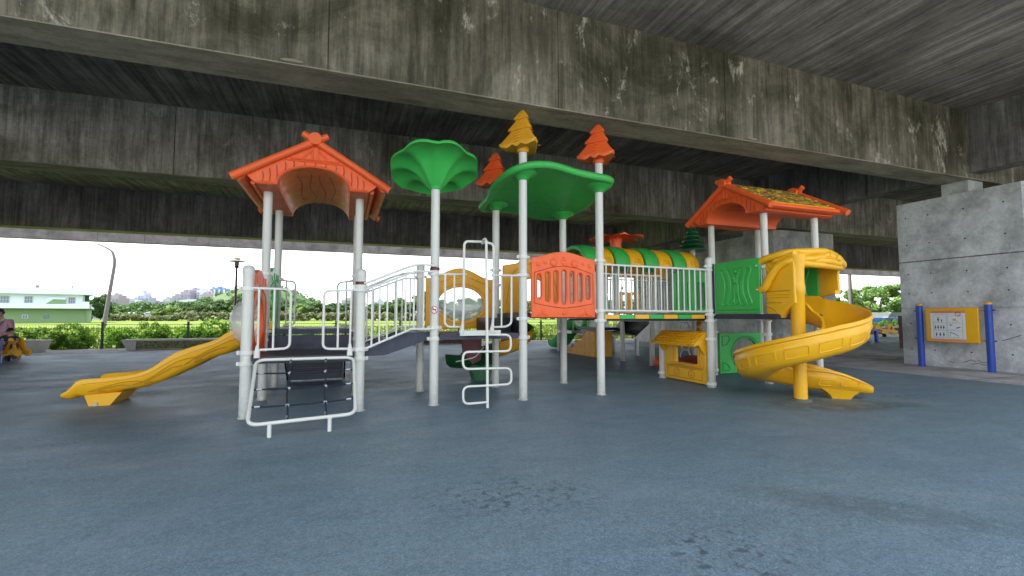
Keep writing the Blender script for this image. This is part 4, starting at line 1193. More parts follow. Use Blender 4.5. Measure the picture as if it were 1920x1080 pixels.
# ---- wavy green canopy on the middle tower
NX, NY = 30, 26
def edge_shape(a):
    # rounded rectangle with soft waves, a in radians
    ca, sa = math.cos(a), math.sin(a)
    p = 5.0
    r = (abs(ca) ** p + abs(sa) ** p) ** (-1 / p)
    return r * (1 + 0.025 * math.sin(6 * a + 0.6))
top, bot = [], []
cxm, cym, hx_, hy_ = 2.86, 6.49, 0.86, 0.92
def zc(x, y):
    return 3.06 + 0.04 * math.sin((x - 2.3) * 3.6 + 0.6) - 0.125 * (y - 6.4) + 0.015 * math.sin((y - 5.5) * 4)
rings_t = []
cm = MB()
NR, NA = 12, 72
prof = [(q / 9, 0.0) for q in range(0, 9)] + [(0.97, -0.004), (1.0, -0.03), (1.005, -0.06), (0.985, -0.10), (0.96, -0.105)] + [(q / 9, -0.075 if q < 8 else -0.085) for q in range(8, -1, -1)]
for (q, dz) in prof:
    ring = []
    for k in range(NA):
        a = 2 * math.pi * k / NA
        e = edge_shape(a) * max(q, 0.001)
        x, y = cxm + hx_ * e * math.cos(a), cym + hy_ * e * math.sin(a)
        ring.append((x, y, zc(x, y) + dz))
    rings_t.append(ring)
cm.sweep(rings_t, cap=False)
can = cm.build('wavy_canopy', M['green'], play, angle=60)
for (x, y) in ((2.3, 5.88), (3.5, 5.88), (2.3, 7.08), (3.5, 7.08)):
    z = zc(x, y)
    MB().lathe((x, y, z), [(0.064, -0.17), (0.074, -0.165), (0.088, -0.14), (0.12, -0.115), (0.18, -0.09), (0.20, -0.06)], 24).build('canopy_socket', M['green'], can)

# ---- fluted green funnel on post 1.1
fl = []
NA = 64
cx, cy = 1.1, 5.92
for (q, base) in [(0.0, 0.0), (0.12, 0.05), (0.25, 0.13), (0.4, 0.22), (0.6, 0.255), (0.8, 0.265), (0.93, 0.25), (1.0, 0.225), (1.0, 0.195), (0.94, 0.21), (0.8, 0.228), (0.6, 0.218), (0.4, 0.165), (0.25, 0.095), (0.12, 0.02), (0.0, -0.03)][::-1]:
    ring = []
    for k in range(NA):
        a = 2 * math.pi * k / NA
        R = 0.062 + 0.505 * q * (1 + 0.03 * math.sin(3 * a + 1.0) + 0.025 * math.sin(8 * a) * q)
        dz = base + 0.15 * abs(math.sin(4 * a + 0.5)) * q * (1.22 - q) - 0.175 * q * math.sin(a)
        ring.append((cx + R * math.cos(a) - 0.02 * q, cy + R * math.sin(a) * 0.95, 2.80 + dz))
    fl.append(ring)
fo = MB().sweep(fl, cap=False).build('fluted_funnel', M['green'], play, angle=70)
MB().lathe((cx, cy, 2.76), [(0.066, 0), (0.075, 0.01), (0.078, 0.07), (0.062, 0.09)], 20).build('funnel_socket', M['green'], fo)

# ---- tree-shaped finials
def tree_top(x, y, z, mat, rot, s=1.0, label=None):
    mb = MB()
    rings = []
    tiers = [(0.00, 0.235), (0.035, 0.25), (0.07, 0.225), (0.235, 0.125), (0.245, 0.155), (0.27, 0.15), (0.40, 0.070), (0.41, 0.098), (0.435, 0.092), (0.535, 0.028), (0.555, 0.0)]
    NA = 36
    for (h, r) in tiers:
        ring = []
        for k in range(NA):
            a = 2 * math.pi * k / NA
            # soft triangle plan
            tri = 1 / max(math.cos(((a + math.pi / 6) % (2 * math.pi / 3)) - math.pi / 3), 0.52)
            q = r * (0.64 * min(tri, 1.75)) * 1.2
            lobe = 0.02 * math.sin(9 * a) * (1 if h < 0.05 else 0.35) * (r / 0.25)
            ring.append((q * math.cos(a), q * math.sin(a), h + (lobe if h < 0.1 else 0)))
        rings.append(ring)
    mb.sweep(rings)
    # chevron ribs on each of the three faces
    for f in range(3):
        a = 2 * math.pi * f / 3 + math.pi / 3 - math.pi / 6 - math.pi / 6 + math.pi / 6
        n = Vector((math.cos(a + math.pi / 6), math.sin(a + math.pi / 6), 0)); sd = Vector((-n.y, n.x, 0))
        for i in range(9):
            h = 0.07 + i * 0.05
            R = np.interp(h + 0.02, [0.07, 0.235, 0.27, 0.40, 0.435, 0.535], [0.225, 0.125, 0.15, 0.07, 0.092, 0.028])
            w = R * 0.70; dd = R * 0.76 + 0.004; dd2 = np.interp(h - 0.03, [0.04, 0.07, 0.235, 0.27, 0.40, 0.435, 0.535], [0.24, 0.225, 0.13, 0.15, 0.08, 0.092, 0.028]) * 0.76 + 0.004
            mb.tube([n * dd2 - sd * w + Vector((0, 0, h - 0.03)), n * dd + Vector((0, 0, h + 0.02)), n * dd2 + sd * w + Vector((0, 0, h - 0.03))], 0.006, 6)
    o = mb.build('tree_finial', mat, play, angle=50, loc=(x, y, z), rot=(0, 0, rot), scale=(s, s, s))
    MB().lathe((0, 0, 0), [(0.066, -0.055), (0.080, -0.05), (0.085, 0.02), (0.07, 0.05)], 18).build('finial_socket', mat, o, loc=(x, y, z + 0.0))
    return o
tree_top(2.3, 5.88, 3.44, M['yellow_deep'], math.radians(-50))
tree_top(3.5, 5.88, 3.42, M['orange'], math.radians(-50), 0.98)
tree_top(2.3, 7.08, 3.24, M['orange'], math.radians(-50))

# ---- wave slide of the left tower
slx = [-1.02, -1.25, -1.45, -1.75, -2.0, -2.25, -2.5, -2.72, -2.9, -3.0, -3.08, -3.14]
def prof_at(px_list, yv):
    out = []
    for (px, py) in px_list:
        # points traced from the silhouette, then fixed as metres along the slide
        d = Vector(((px - 960) / FPX, 0, (540 - py) / FPX))
        out.append(d)
    return out
topz = [(-0.98, 1.03), (-1.15, 1.02), (-1.36, 0.965), (-1.47, 0.905), (-1.58, 0.825), (-1.71, 0.768), (-1.89, 0.712), (-2.06, 0.642), (-2.17, 0.567), (-2.29, 0.476), (-2.40, 0.413), (-2.56, 0.375), (-2.78, 0.352), (-3.0, 0.342), (-3.08, 0.315), (-3.13, 0.25), (-3.17, 0.205), (-3.205, 0.185), (-3.225, 0.165)]
botk = [(-0.98, 0.79), (-1.15, 0.76), (-1.28, 0.715), (-1.46, 0.616), (-1.64, 0.562), (-1.76, 0.512), (-1.90, 0.425), (-2.02, 0.37), (-2.13, 0.306), (-2.22, 0.263), (-2.39, 0.206), (-2.55, 0.186), (-2.70, 0.158), (-2.87, 0.135), (-3.0, 0.112), (-3.08, 0.124), (-3.13, 0.098), (-3.18, 0.096), (-3.225, 0.115)]
botz = [(t[0], float(np.interp(-t[0], [-b[0] for b in botk], [b[1] for b in botk]))) for t in topz]
tx = np.array([t[0] for t in topz])[::-1]; tz = np.array([t[1] for t in topz])[::-1]; bz = np.array([t[1] for t in botz])[::-1]
rings = []
YC, W2 = 7.62, 0.35
for p in smooth_path([(a, b, c) for a, b, c in zip(tx, tz, bz)], 5)[::-1]:
    x, zt, zb = p
    hgt = zt - zb
    fl_ = zb + min(0.07, hgt * 0.3)
    sec = [(-W2, zt - 0.02), (-W2 + 0.012, zt), (-W2 + 0.04, zt - 0.005), (-W2 + 0.06, zt - 0.05 * hgt / 0.25), (-W2 + 0.11, fl_ + 0.03), (-W2 + 0.2, fl_), (W2 - 0.2, fl_), (W2 - 0.11, fl_ + 0.03), (W2 - 0.06, zt - 0.05 * hgt / 0.25), (W2 - 0.04, zt - 0.005), (W2 - 0.012, zt), (W2, zt - 0.02), (W2 + 0.0, zt - 0.07 * hgt / 0.25), (W2 - 0.02, zb + 0.06 * hgt / 0.25), (W2 - 0.08, zb), (-W2 + 0.08, zb), (-W2 + 0.02, zb + 0.06 * hgt / 0.25), (-W2 + 0.0, zt - 0.07 * hgt / 0.25)]
    rings.append([(x, YC + u, v) for u, v in sec])
ws = MB().sweep(rings)
def side(x, t):
    zt, zb = float(np.interp(x, tx, tz)), float(np.interp(x, tx, bz))
    return (x, YC - W2 + (0.001 if 0.2 < t < 0.85 else 0.012), zb + (zt - zb) * t)
ws.cur = 1
ws.tube([side(-1.02 - k * 0.05, 0.86) for k in range(42)], 0.0055, 5)
ws.tube([side(-1.02 - k * 0.05, 0.74) for k in range(41)], 0.004, 5)
for (xa, xb) in ((-1.05, -1.35), (-1.3, -1.95), (-1.8, -2.5), (-2.4, -2.95)):
    L = xb - xa
    ws.tube([side(xa + L * s_, 0.30 + 0.34 * math.sin(math.pi * (s_ * 0.9 + 0.1)) * (1 - s_ * 0.5)) for s_ in [k / 12 for k in range(13)]], 0.005, 5)
    ws.tube([side(xa + L * s_, t_) for s_, t_ in ((0.25, 0.30), (0.4, 0.42), (0.6, 0.40), (0.8, 0.30), (0.83, 0.22), (0.7, 0.2))], 0.005, 5)
wso = ws.build('wave_slide', [M['yellow'], M['yellow_groove']], play, angle=50)
MB().prism([(-2.72, 0.16), (-3.0, 0.14), (-2.95, 0.0), (-2.74, 0.0), (-2.62, 0.16)], lambda u, v, d: (u, d, v), 7.30, 7.86).build('slide_foot', M['yellow'], wso)
MB().box(-2.90, -2.86, 7.285, 7.30, 0.0, 0.05).build('foot_anchor', M['steel'], wso)

# ---- spiral slide on the right
SCX, SCY = 5.74, 4.55
def inner_k(i, n):
    return float(np.interp(i / n, [0.0, 0.08, 0.45, 0.62], [0.95, 0.62, 0.55, 1.0]))
def spiral(z_keys, r_mid, width, n, name, mat, parent, cx, cy, pre=None, post_=None, sgn=-1, wall_o=0.30, wall_i=0.24):
    """z_keys: (angle in degrees travelled, floor z, wall height) in a chute circling a pole"""
    rings, mids = [], []
    w = width / 2
    prof = [(1.0, 1.0, 0), (0.97, 1.05, 0), (0.90, 1.03, 0), (0.84, 0.72, 0), (0.72, 0.28, 0), (0.45, 0.04, 0), (0, 0.0, 0), (-0.45, 0.04, 0), (-0.72, 0.28, 0), (-0.84, 0.72, 0), (-0.90, 1.03, 0), (-0.97, 1.05, 0), (-1.0, 1.0, 0),
            (-1.02, 0.90, 0), (-0.93, 0.84, 0), (-0.93, 0.76, 0), (-0.97, 0.72, 0), (-0.94, 0.50, -0.01), (-0.80, 0.10, -0.03), (-0.5, -0.06, -0.045), (0, -0.02, -0.06), (0.5, -0.06, -0.045), (0.80, 0.10, -0.03), (0.94, 0.50, -0.01), (0.97, 0.72, 0), (0.93, 0.76, 0), (0.93, 0.84, 0), (1.02, 0.90, 0)]
    path = []
    if pre: path += pre
    for k in range(n + 1):
        t = k / n
        a_deg = z_keys[0][0] + (z_keys[-1][0] - z_keys[0][0]) * t
        zf = float(np.interp(a_deg, [q[0] for q in z_keys], [q[1] for q in z_keys]))
        wh = float(np.interp(a_deg, [q[0] for q in z_keys], [q[2] for q in z_keys]))
        a = math.radians(a_deg) * sgn - YAW
        rad = Vector((math.cos(a), math.sin(a), 0))
        path.append((Vector((cx, cy, zf)) + rad * r_mid, rad, wh, w))
    if post_: path += post_
    for (c, rad, wh, ww) in path:
        rings.append([c + rad * (u * ww) + Vector((0, 0, v * wh * (inner_k(len(rings), len(path)) if u < -0.3 else 1.0) + e)) for (u, v, e) in prof])
    return path, rings
# angles run clockwise from the viewer's right: 0 right, 90 near, 180 left, 270 far
keys = [(-35, 1.06, 0.30), (0, 0.955, 0.30), (45, 0.83, 0.29), (90, 0.715, 0.29), (135, 0.56, 0.28), (180, 0.39, 0.29), (225, 0.29, 0.27), (270, 0.225, 0.25), (315, 0.17, 0.24)]
def rv(deg):
    a = -math.radians(deg) - YAW
    return Vector((math.cos(a), math.sin(a), 0))
r_mid, w_ = 0.53, 0.265
C0 = Vector((SCX, SCY, 0))
pre = [(Vector((6.18, 5.05, 1.15)), Vector((1, 0, 0)), 0.26, w_), (Vector((6.20, 4.95, 1.13)), Vector((1, 0, 0)), 0.28, w_), (Vector((6.26, 4.80, 1.10)), Vector((0.98, 0.05, 0)).normalized(), 0.30, w_)]
def exit_ring(s, zf, wh, ww, side_):
    base = C0 + rv(318) * r_mid
    tang = Vector((math.cos(-YAW - math.radians(18)), math.sin(-YAW - math.radians(18)), 0))
    nrm = Vector((-tang.y, tang.x, 0))
    return (Vector((base.x, base.y, zf)) + tang * s + nrm * side_, nrm, wh, ww)
post_ = [exit_ring(s, zf, wh, ww, sd_) for (s, zf, wh, ww, sd_) in ((0.14, 0.165, 0.225, 0.26, 0), (0.28, 0.155, 0.20, 0.26, 0), (0.42, 0.145, 0.155, 0.25, 0), (0.54, 0.135, 0.11, 0.23, 0), (0.63, 0.13, 0.07, 0.18, 0), (0.68, 0.13, 0.04, 0.11, 0))]
path, rings = spiral(keys, r_mid, w_ * 2, 64, 'spiral', None, play, SCX, SCY, pre, post_)
sp = MB().sweep(rings)
sso = sp.build('spiral_slide', M['yellow'], play, angle=55)
# embossed windows on the outer wall
def emboss(a0, a1, lo, hi):
    pts = []
    def q(a, t):
        zf = float(np.interp(a, [k[0] for k in keys], [k[1] for k in keys])); wh = float(np.interp(a, [k[0] for k in keys], [k[2] for k in keys]))
        u = np.interp(t, [0.10, 0.5, 0.72], [0.80, 0.94, 0.97]) * w_
        return C0 + rv(a) * (r_mid + u + 0.004) + Vector((0, 0, zf + wh * t - 0.01))
    for k in range(7): pts.append(q(a0 + (a1 - a0) * k / 6, lo))
    for k in range(7): pts.append(q(a1 - (a1 - a0) * k / 6, hi))
    return fillet(pts[:], 0.03, 3, True)
for k in range(8):
    a0 = 6 + k * 27
    MB().tube(emboss(a0, a0 + 19, 0.14, 0.56), 0.008, 6, closed=True).build('embossed_window', M['yellow'], sso)
# same on the inner wall of the run-out
for (s0, s1) in ((0.0, 0.18), (0.26, 0.46)):
    pts = []
    for s_, t_ in ((s0, 0.2), (s1, 0.2), (s1 + 0.03, 0.6), (s0 + 0.03, 0.6)):
        c, n_, wh, ww = exit_ring(s_, 0.16, 0.2, 0.26, 0)
        pts.append(c - n_ * (ww * 0.93) + Vector((0, 0, wh * t_ - 0.01)))
    MB().tube(fillet(pts, 0.03, 3, True), 0.006, 6, closed=True).build('embossed_window', M['yellow'], sso)
ft = [exit_ring(s_, 0, 1, 1, 0)[0] for s_ in (0.14, 0.42)]
d_ = (ft[1] - ft[0]).normalized(); n_ = Vector((-d_.y, d_.x, 0))
mbf = MB()
rg = []
for (z, sa, sb, ww) in ((0.155, -0.10, 0.40, 0.2), (0.06, 0.02, 0.30, 0.16), (0.0, 0.05, 0.26, 0.14)):
    rg.append([ft[0] + d_ * sa - n_ * ww + Vector((0, 0, z)), ft[0] + d_ * sb - n_ * ww + Vector((0, 0, z)), ft[0] + d_ * sb + n_ * ww + Vector((0, 0, z)), ft[0] + d_ * sa + n_ * ww + Vector((0, 0, z))])
mbf.sweep(rg).build('slide_foot', M['yellow'], sso)
# central pole
pol = MB().lathe((SCX, SCY, 0), [(0.082, 0.0), (0.078, 0.5), (0.085, 0.95), (0.088, 1.40), (0.096, 1.41), (0.098, 1.52), (0.090, 1.56), (0.092, 1.75), (0.115, 1.90), (0.12, 1.95)], 28)
pol.build('slide_pole', M['yellow'], sso)
MB().lathe((SCX, SCY, 0), [(0.13, 0.0), (0.125, 0.02), (0.11, 0.035)], 24).build('pole_base', flat('pole_footing', (0.11, 0.12, 0.09), 0.9), sso)
# entrance hood
hd = MB()
hx0, hx1, hy0, hy1 = 5.60, 6.74, 4.40, 4.95
hood = []
# left wall
wall = panel('hood_side', [(4.50, 1.30), (4.62, 1.22), (4.70, 1.10), (4.95, 1.06), (4.95, 1.97), (4.50, 1.99)], [], M['yellow'], play, frame_x(5.675), 0.09, 0.025, [(ellipse(4.95, 1.70, 0.13, 0.17, 24)[6:19], 0.012), (ellipse(4.95, 1.70, 0.07, 0.10, 24)[6:19], 0.010), ([(4.56, 1.42), (4.94, 1.42)], 0.010), ([(4.56, 1.385), (4.94, 1.385)], 0.010), ([(4.56, 1.47), (4.94, 1.47)], 0.006), ([(4.70, 1.31), (4.94, 1.31)], 0.006), (ellipse(4.93, 1.13, 0.16, 0.12, 24)[6:13], 0.008)])
MB().box(5.60, 6.75, 4.90, 5.0, 1.085, 1.15).build('slide_lip', M['yellow'], sso)
panel('hood_side', [(4.66, 1.46), (4.96, 1.40), (4.96, 1.93), (4.66, 1.93)], [], M['yellow'], play, frame_x(6.72, 1), 0.05, 0.015)
# roof of the hood: a swelling slab
rings = []
NA = 48
for (q, dz) in [(0.001, 0.115), (0.35, 0.11), (0.65, 0.095), (0.85, 0.07), (0.97, 0.03), (1.0, -0.01), (0.985, -0.05), (0.93, -0.065), (0.85, -0.05), (0.6, -0.03), (0.001, -0.02)]:
    ring = []
    for k in range(NA):
        a = 2 * math.pi * k / NA
        ca, sa = math.cos(a), math.sin(a)
        r = (abs(ca) ** 3.4 + abs(sa) ** 3.4) ** (-1 / 3.4) * (1 + 0.03 * math.sin(5 * a + 1))
        x = 6.19 + 0.585 * q * r * ca; y_ = 4.75 + 0.25 * q * r * sa + 0.06 * q * r * ca
        ring.append((x, y_, 1.925 + dz * 1.25))
    rings.append(ring)
hro = MB().sweep(rings, cap=False).build('hood_roof', M['yellow'], play, angle=70)
# drapery folds around the hood edge
def fold(pts, r, r2=None):
    MB().tube(smooth_path(pts, 7), r, 12, r_end=r2).build('hood_fold', M['yellow'], hro)
fold([(5.575, 4.97, 1.50), (5.57, 4.90, 1.53), (5.575, 4.82, 1.66), (5.60, 4.70, 1.81), (5.68, 4.54, 1.88), (5.90, 4.49, 1.90), (6.12, 4.49, 1.93), (6.30, 4.50, 1.98)], 0.058, 0.05)
fold([(5.575, 4.97, 1.90), (5.59, 4.84, 1.94), (5.68, 4.62, 1.985), (5.92, 4.53, 2.00), (6.22, 4.52, 2.015), (6.48, 4.56, 1.98), (6.72, 4.64, 1.93)], 0.048, 0.052)
fold([(6.26, 4.50, 1.97), (6.46, 4.51, 1.92), (6.64, 4.56, 1.86), (6.76, 4.65, 1.84)], 0.06, 0.058)
fold([(5.68, 4.56, 1.86), (5.9, 4.49, 1.83), (6.2, 4.49, 1.82), (6.50, 4.53, 1.81), (6.73, 4.62, 1.82)], 0.048, 0.042)
fold([(5.86, 4.53, 1.88), (6.2, 4.48, 1.88), (6.5, 4.51, 1.86)], 0.055, 0.055)
MB().sphere((0, 0, 0), 0.05, 0.035, 0.05, 12, 8).build('hood_boss', M['yellow'], hro, loc=(6.42, 4.45, 1.925))
MB().box(6.60, 6.68, 4.64, 4.70, 1.44, 1.49).build('hood_bracket', M['yellow'], hro)

# ---- rear spiral slide, green and amber, behind the middle tower
rk = [(0, 0.95, 0.22), (90, 0.72, 0.22), (180, 0.42, 0.22), (270, 0.25, 0.2)]
def rear_piece(a0, a1, mat, z0, z1, cxr=2.62, cyr=7.78):
    pth = []
    for k in range(15):
        a = a0 + (a1 - a0) * k / 14
        rad = Vector((math.cos(math.radians(a)), math.sin(math.radians(a)), 0))
        pth.append((Vector((cxr, cyr, z0 + (z1 - z0) * k / 14)) + rad * 0.31, rad))
    return chute('rear_slide_section', mat, pth, 0.52, 0.20, play)
rear_piece(100, -20, M['dark_green'], 0.98, 0.72)
rear_piece(-20, -110, M['yellow_deep'], 0.72, 0.50)
rear_piece(-110, -170, M['dark_green'], 0.50, 0.34)
gp = smooth_path([(2.40, 7.78, 0.34), (2.30, 8.0, 0.28), (2.12, 8.25, 0.24), (1.95, 8.5, 0.24)], 4)
chute('rear_slide_section', M['dark_green'], [(p, (0.7, 0.6, 0)) for p in gp], 0.5, 0.18, play)
MB().prism([(-0.2, 0.28), (0.2, 0.28), (0.14, 0.0), (-0.14, 0.0)], lambda u, v, d: (2.30 + u, 7.95 + d, v), -0.12, 0.12).build('slide_foot', M['dark_green'], play)
MB().tube([(3.02, 7.75, 0.0), (3.02, 7.75, 0.85)], 0.03, 12).build('slide_pole', M['steel'], play)
MB().prism([(1.80, 0.86), (2.14, 0.86), (2.12, 0.42), (1.98, 0.35), (1.82, 0.55)], lambda u, v, d: (u, 7.3 + d, v), 0, 0.05).build('maroon_panel', M['maroon'], play)
grab([(2.16, 7.28, 0.62), (2.02, 7.28, 0.46), (1.7, 7.28, 0.40)], [], r=0.01)

# ---- no-smoking sticker wrapped on the post
def on_post(x, y, r, u, z):
    a = math.radians(-100) + u / r
    return (x + (r) * math.cos(a), y + r * math.sin(a), z)
def strip_on_post(pts, w, mat, lift, name, parent):
    mb = MB()
    (u0, v0), (u1, v1) = pts
    L = math.hypot(u1 - u0, v1 - v0); nx, nz = -(v1 - v0) / L * w, (u1 - u0) / L * w
    rings = []
    for k in range(9):
        t = k / 8
        u, v = u0 + (u1 - u0) * t, v0 + (v1 - v0) * t
        rings.append([on_post(1.1, 5.92, R_POST + lift, u - nx, 1.205 + v - nz), on_post(1.1, 5.92, R_POST + lift, u + nx, 1.205 + v + nz)])
    mb.sweep(rings, closed_profile=False)
    return mb.build(name, mat, parent, fix=False)
def disc_on_post(r0, r1, mat, lift, name, parent):
    n = 28
    rings = [[on_post(1.1, 5.92, R_POST + lift, q * math.cos(2 * math.pi * k / n), 1.205 + q * math.sin(2 * math.pi * k / n)) for k in range(n)] for q in [r0 + (r1 - r0) * k / 4 for k in range(5)]]
    return MB().sweep(rings, cap=False).build(name, mat, parent, fix=False)
stk = disc_on_post(0.0005, 0.052, M['paper'], 0.0012, 'no_smoking_sticker', play)
disc_on_post(0.040, 0.050, M['ink_red'], 0.0020, 'red_ring', stk)
strip_on_post(((-0.028, 0.004), (0.024, 0.004)), 0.006, M['ink'], 0.0024, 'cigarette_print', stk)
strip_on_post(((-0.030, 0.030), (0.030, -0.030)), 0.005, M['ink_red'], 0.0030, 'red_slash', stk)

# ------------------------------------------------------------------ rules board on blue posts, in front of the pier
SX = 12.28
sign = thing('rules_board', 'yellow playground rules board between two blue posts before the concrete pier', 'sign board', (SX, 6.12, 0))
for y in (6.74, 5.54):
    sp_ = MB().lathe((SX, y, 0), [(0.062, -0.03), (0.062, 1.36)], 24).build('board_post', M['blue'], sign)
    MB().lathe((SX, y, 1.36), [(0.066, 0.0), (0.066, 0.012), (0.055, 0.035), (0.03, 0.048), (0, 0.052)], 24).build('post_cap', M['yellow'], sp_)
    for z in (0.62, 1.24):
        MB().lathe((SX, y, z), [(0.063, -0.014), (0.072, -0.012), (0.072, 0.012), (0.063, 0.014)], 24).box(SX - 0.012, SX + 0.012, y + (0.05 if y > 6 else -0.10), y + (0.10 if y > 6 else -0.05), z - 0.015, z + 0.015).build('clamp_ring', M['blue'], sp_)
for z in (0.62, 1.24):
    MB().tube([(SX, 5.58, z), (SX, 6.70, z)], 0.015, 10).build('cross_rod', M['yellow_deep'], sign)
bd = panel('board_panel', [(5.68, 0.56), (6.60, 0.56), (6.60, 1.30), (5.68, 1.30)], [], M['yellow'], sign, frame_x(SX - 0.03), 0.06, 0.02)
def flatx(x, pts, name, mat, parent):
    """flat print on the board, a hair in front of it (u grows to the viewer's right)"""
    mb = MB().prism([(p[0], p[1]) for p in pts], lambda u, v, d: (x - d, 6.50 - u, v), 0, 0.002)
    return mb.build(name, mat, parent)
bx = SX - 0.0605
sal = flatx(bx, [(0, 0.585), (0.61, 0.585), (0.61, 1.235), (0, 1.235)], 'salmon_sheet', M['salmon'], sign)
wh = flatx(bx - 0.0025, [(0.0, 0.635), (0.61, 0.635), (0.61, 1.185), (0.0, 1.185)], 'rules_sheet', M['paper'], sign)
bx2 = bx - 0.005
def rect(u0, u1, v0, v1, mat, name='print'):
    return flatx(bx2, [(u0, v0), (u1, v0), (u1, v1), (u0, v1)], name, mat, wh)
tp = MB()
for k in range(9):       # title strokes on the salmon band
    u = 0.05 + k * 0.038
    for (a, b, c, d) in ((0, .024, 1.212, 1.216), (0, .024, 1.202, 1.205), (.010, .014, 1.196, 1.222)):
        tp.box(bx - 0.0045, bx - 0.0025, 6.50 - u - b, 6.50 - u - a, c, d)
tp.build('title_lettering', M['ink_red'], sal)
tp = MB()
for k in range(22):
    u = 0.05 + k * 0.013
    tp.box(bx2 - 0.001, bx2, 6.50 - u - 0.008, 6.50 - u, 1.160, 1.166)
for (u0, v0) in ((0.05, 0.98), (0.31, 0.98), (0.05, 0.815), (0.31, 0.815), (0.05, 0.66), (0.31, 0.66)):
    for k in range(14):
        if k % 5 != 4: tp.box(bx2 - 0.001, bx2, 6.50 - (u0 + 0.01 + k * 0.013) - 0.009, 6.50 - (u0 + 0.01 + k * 0.013), v0 + 0.006, v0 + 0.011)
tp.build('small_lettering', M['ink'], wh)
gl = MB()
for v in (1.125, 0.97, 0.81, 0.655):
    gl.box(bx2 - 0.001, bx2, 6.50 - 0.56, 6.50 - 0.05, v - 0.0012, v + 0.0012)
for u in (0.05, 0.285, 0.305, 0.56):
    gl.box(bx2 - 0.0015, bx2, 6.50 - u - 0.0012, 6.50 - u + 0.0012, 0.655, 1.125)
gl.build('grid_line', M['ink'], wh)
def figure(u, v, h, k=1):
    mb = MB()
    mb.prism([(u + 0.12 * h * math.cos(a), v + 0.86 * h + 0.13 * h * math.sin(a)) for a in [2 * math.pi * q / 12 for q in range(12)]], lambda a, b, d: (bx2 - d, 6.50 - a, b), 0, 0.002)
    w = 0.17 * h
    mb.prism([(u - w, v + 0.30 * h), (u - w * 0.5, v + 0.33 * h), (u - w * 0.42, v), (u - 0.02 * h, v), (u, v + 0.3 * h), (u + 0.02 * h, v), (u + w * 0.42, v), (u + w * 0.5, v + 0.33 * h), (u + w, v + 0.30 * h), (u + w * 0.9, v + 0.66 * h), (u - w * 0.9, v + 0.66 * h)], lambda a, b, d: (bx2 - d, 6.50 - a, b), 0, 0.002)
    mb.build('pictogram', M['ink'], wh)
figure(0.14, 1.0, 0.10); figure(0.20, 1.0, 0.062)
for k in range(4): figure(0.085 + k * 0.05, 0.84, 0.085)
for k in range(3): figure(0.10 + k * 0.065, 0.685, 0.085)
rect(0.40, 0.45, 1.02, 1.07, M['ink_orange'], 'pictogram'); rect(0.455, 0.47, 1.0, 1.03, M['ink_orange'], 'pictogram')
flatx(bx2, [(0.325, 0.93), (0.36, 0.945), (0.40, 0.93), (0.36, 0.922)], 'pictogram', M['ink'], wh)
flatx(bx2, [(0.44, 0.86), (0.46, 0.88), (0.52, 0.895), (0.53, 0.885), (0.48, 0.862)], 'pictogram', M['ink'], wh)
flatx(bx2, [(0.34, 0.775), (0.36, 0.778), (0.42, 0.755), (0.50, 0.70), (0.49, 0.695), (0.41, 0.745), (0.35, 0.765)], 'pictogram', M['ink_green'], wh)
flatx(bx2, [(0.34, 0.69), (0.345, 0.69), (0.35, 0.77), (0.345, 0.77)], 'pictogram', M['ink_green'], wh)
ns = MB().sweep([[(bx2 - 0.001, 6.50 - 0.49 + q * math.cos(a), 1.165 + q * math.sin(a)) for a in [2 * math.pi * k / 24 for k in range(24)]] for q in (0.036, 0.050)], cap=False)
ns.build('no_smoking_ring', M['ink_red'], wh, fix=False)
MB().prism([(0.459, 1.19), (0.465, 1.196), (0.521, 1.14), (0.515, 1.134)], lambda a, b, d: (bx2 - d, 6.50 - a, b), 0, 0.0022).build('no_smoking_slash', M['ink_red'], wh)

# ------------------------------------------------------------------ planters (low walls) along the pavement
def planter(label, x0, x1, y0, y1, h, mat, end_left=True, end_right=True):
    t = thing('planter_bench', label, 'planter', ((x0 + x1) / 2, (y0 + y1) / 2, 0), 'low planter walls at the edge of the pavement')
    MB().box(x0 + 0.35, x1 - 0.35, y0 + 0.06, y1 - 0.06, 0, h - 0.05).build('planter_core', M['planter'], t)
    n = max(1, int((x1 - x0 - 0.7) / 1.1)); w = (x1 - x0 - 0.7) / n
    for i in range(n):
        MB().box(x0 + 0.35 + i * w + 0.008, x0 + 0.35 + (i + 1) * w - 0.008, y0 + 0.02, y0 + 0.058, 0.03, h - 0.06).build('pebble_panel', mat, t)
    MB().prism([(x0 - 0.06, h - 0.05), (x1 + 0.06, h - 0.05), (x1 + 0.06, h), (x0 - 0.06, h)], lambda u, v, d: (u, d, v), y0 - 0.03, y1 + 0.02).build('coping', M['planter'], t)
    for (a, s) in ((x0, 1), (x1, -1)):
        MB().prism([(a - s * 0.05, h - 0.052), (a + s * 0.345, h - 0.052), (a + s * 0.345, 0), (a + s * 0.09, 0)], lambda u, v, d: (u, d, v), y0, y1).build('end_block', M['planter'], t)
    return t
planter('concrete planter wall faced with olive pebbledash, behind the yellow wave slide', -6.75, -2.0, 18.75, 19.3, 0.34, M['pebble'])
planter('concrete planter wall faced with red pebbledash, beside the seated woman', -11.6, -8.75, 18.45, 19.0, 0.38, M['red_pebble'])
planter('red pebbledash planter wall with pale coping behind the ramp and serpentine climber', -1.2, 4.9, 18.5, 19.1, 0.36, M['red_pebble'])
planter('long brown planter wall at the far edge of the green rubber floor', 15.5, 44, 19.2, 19.8, 0.42, M['red_pebble'])

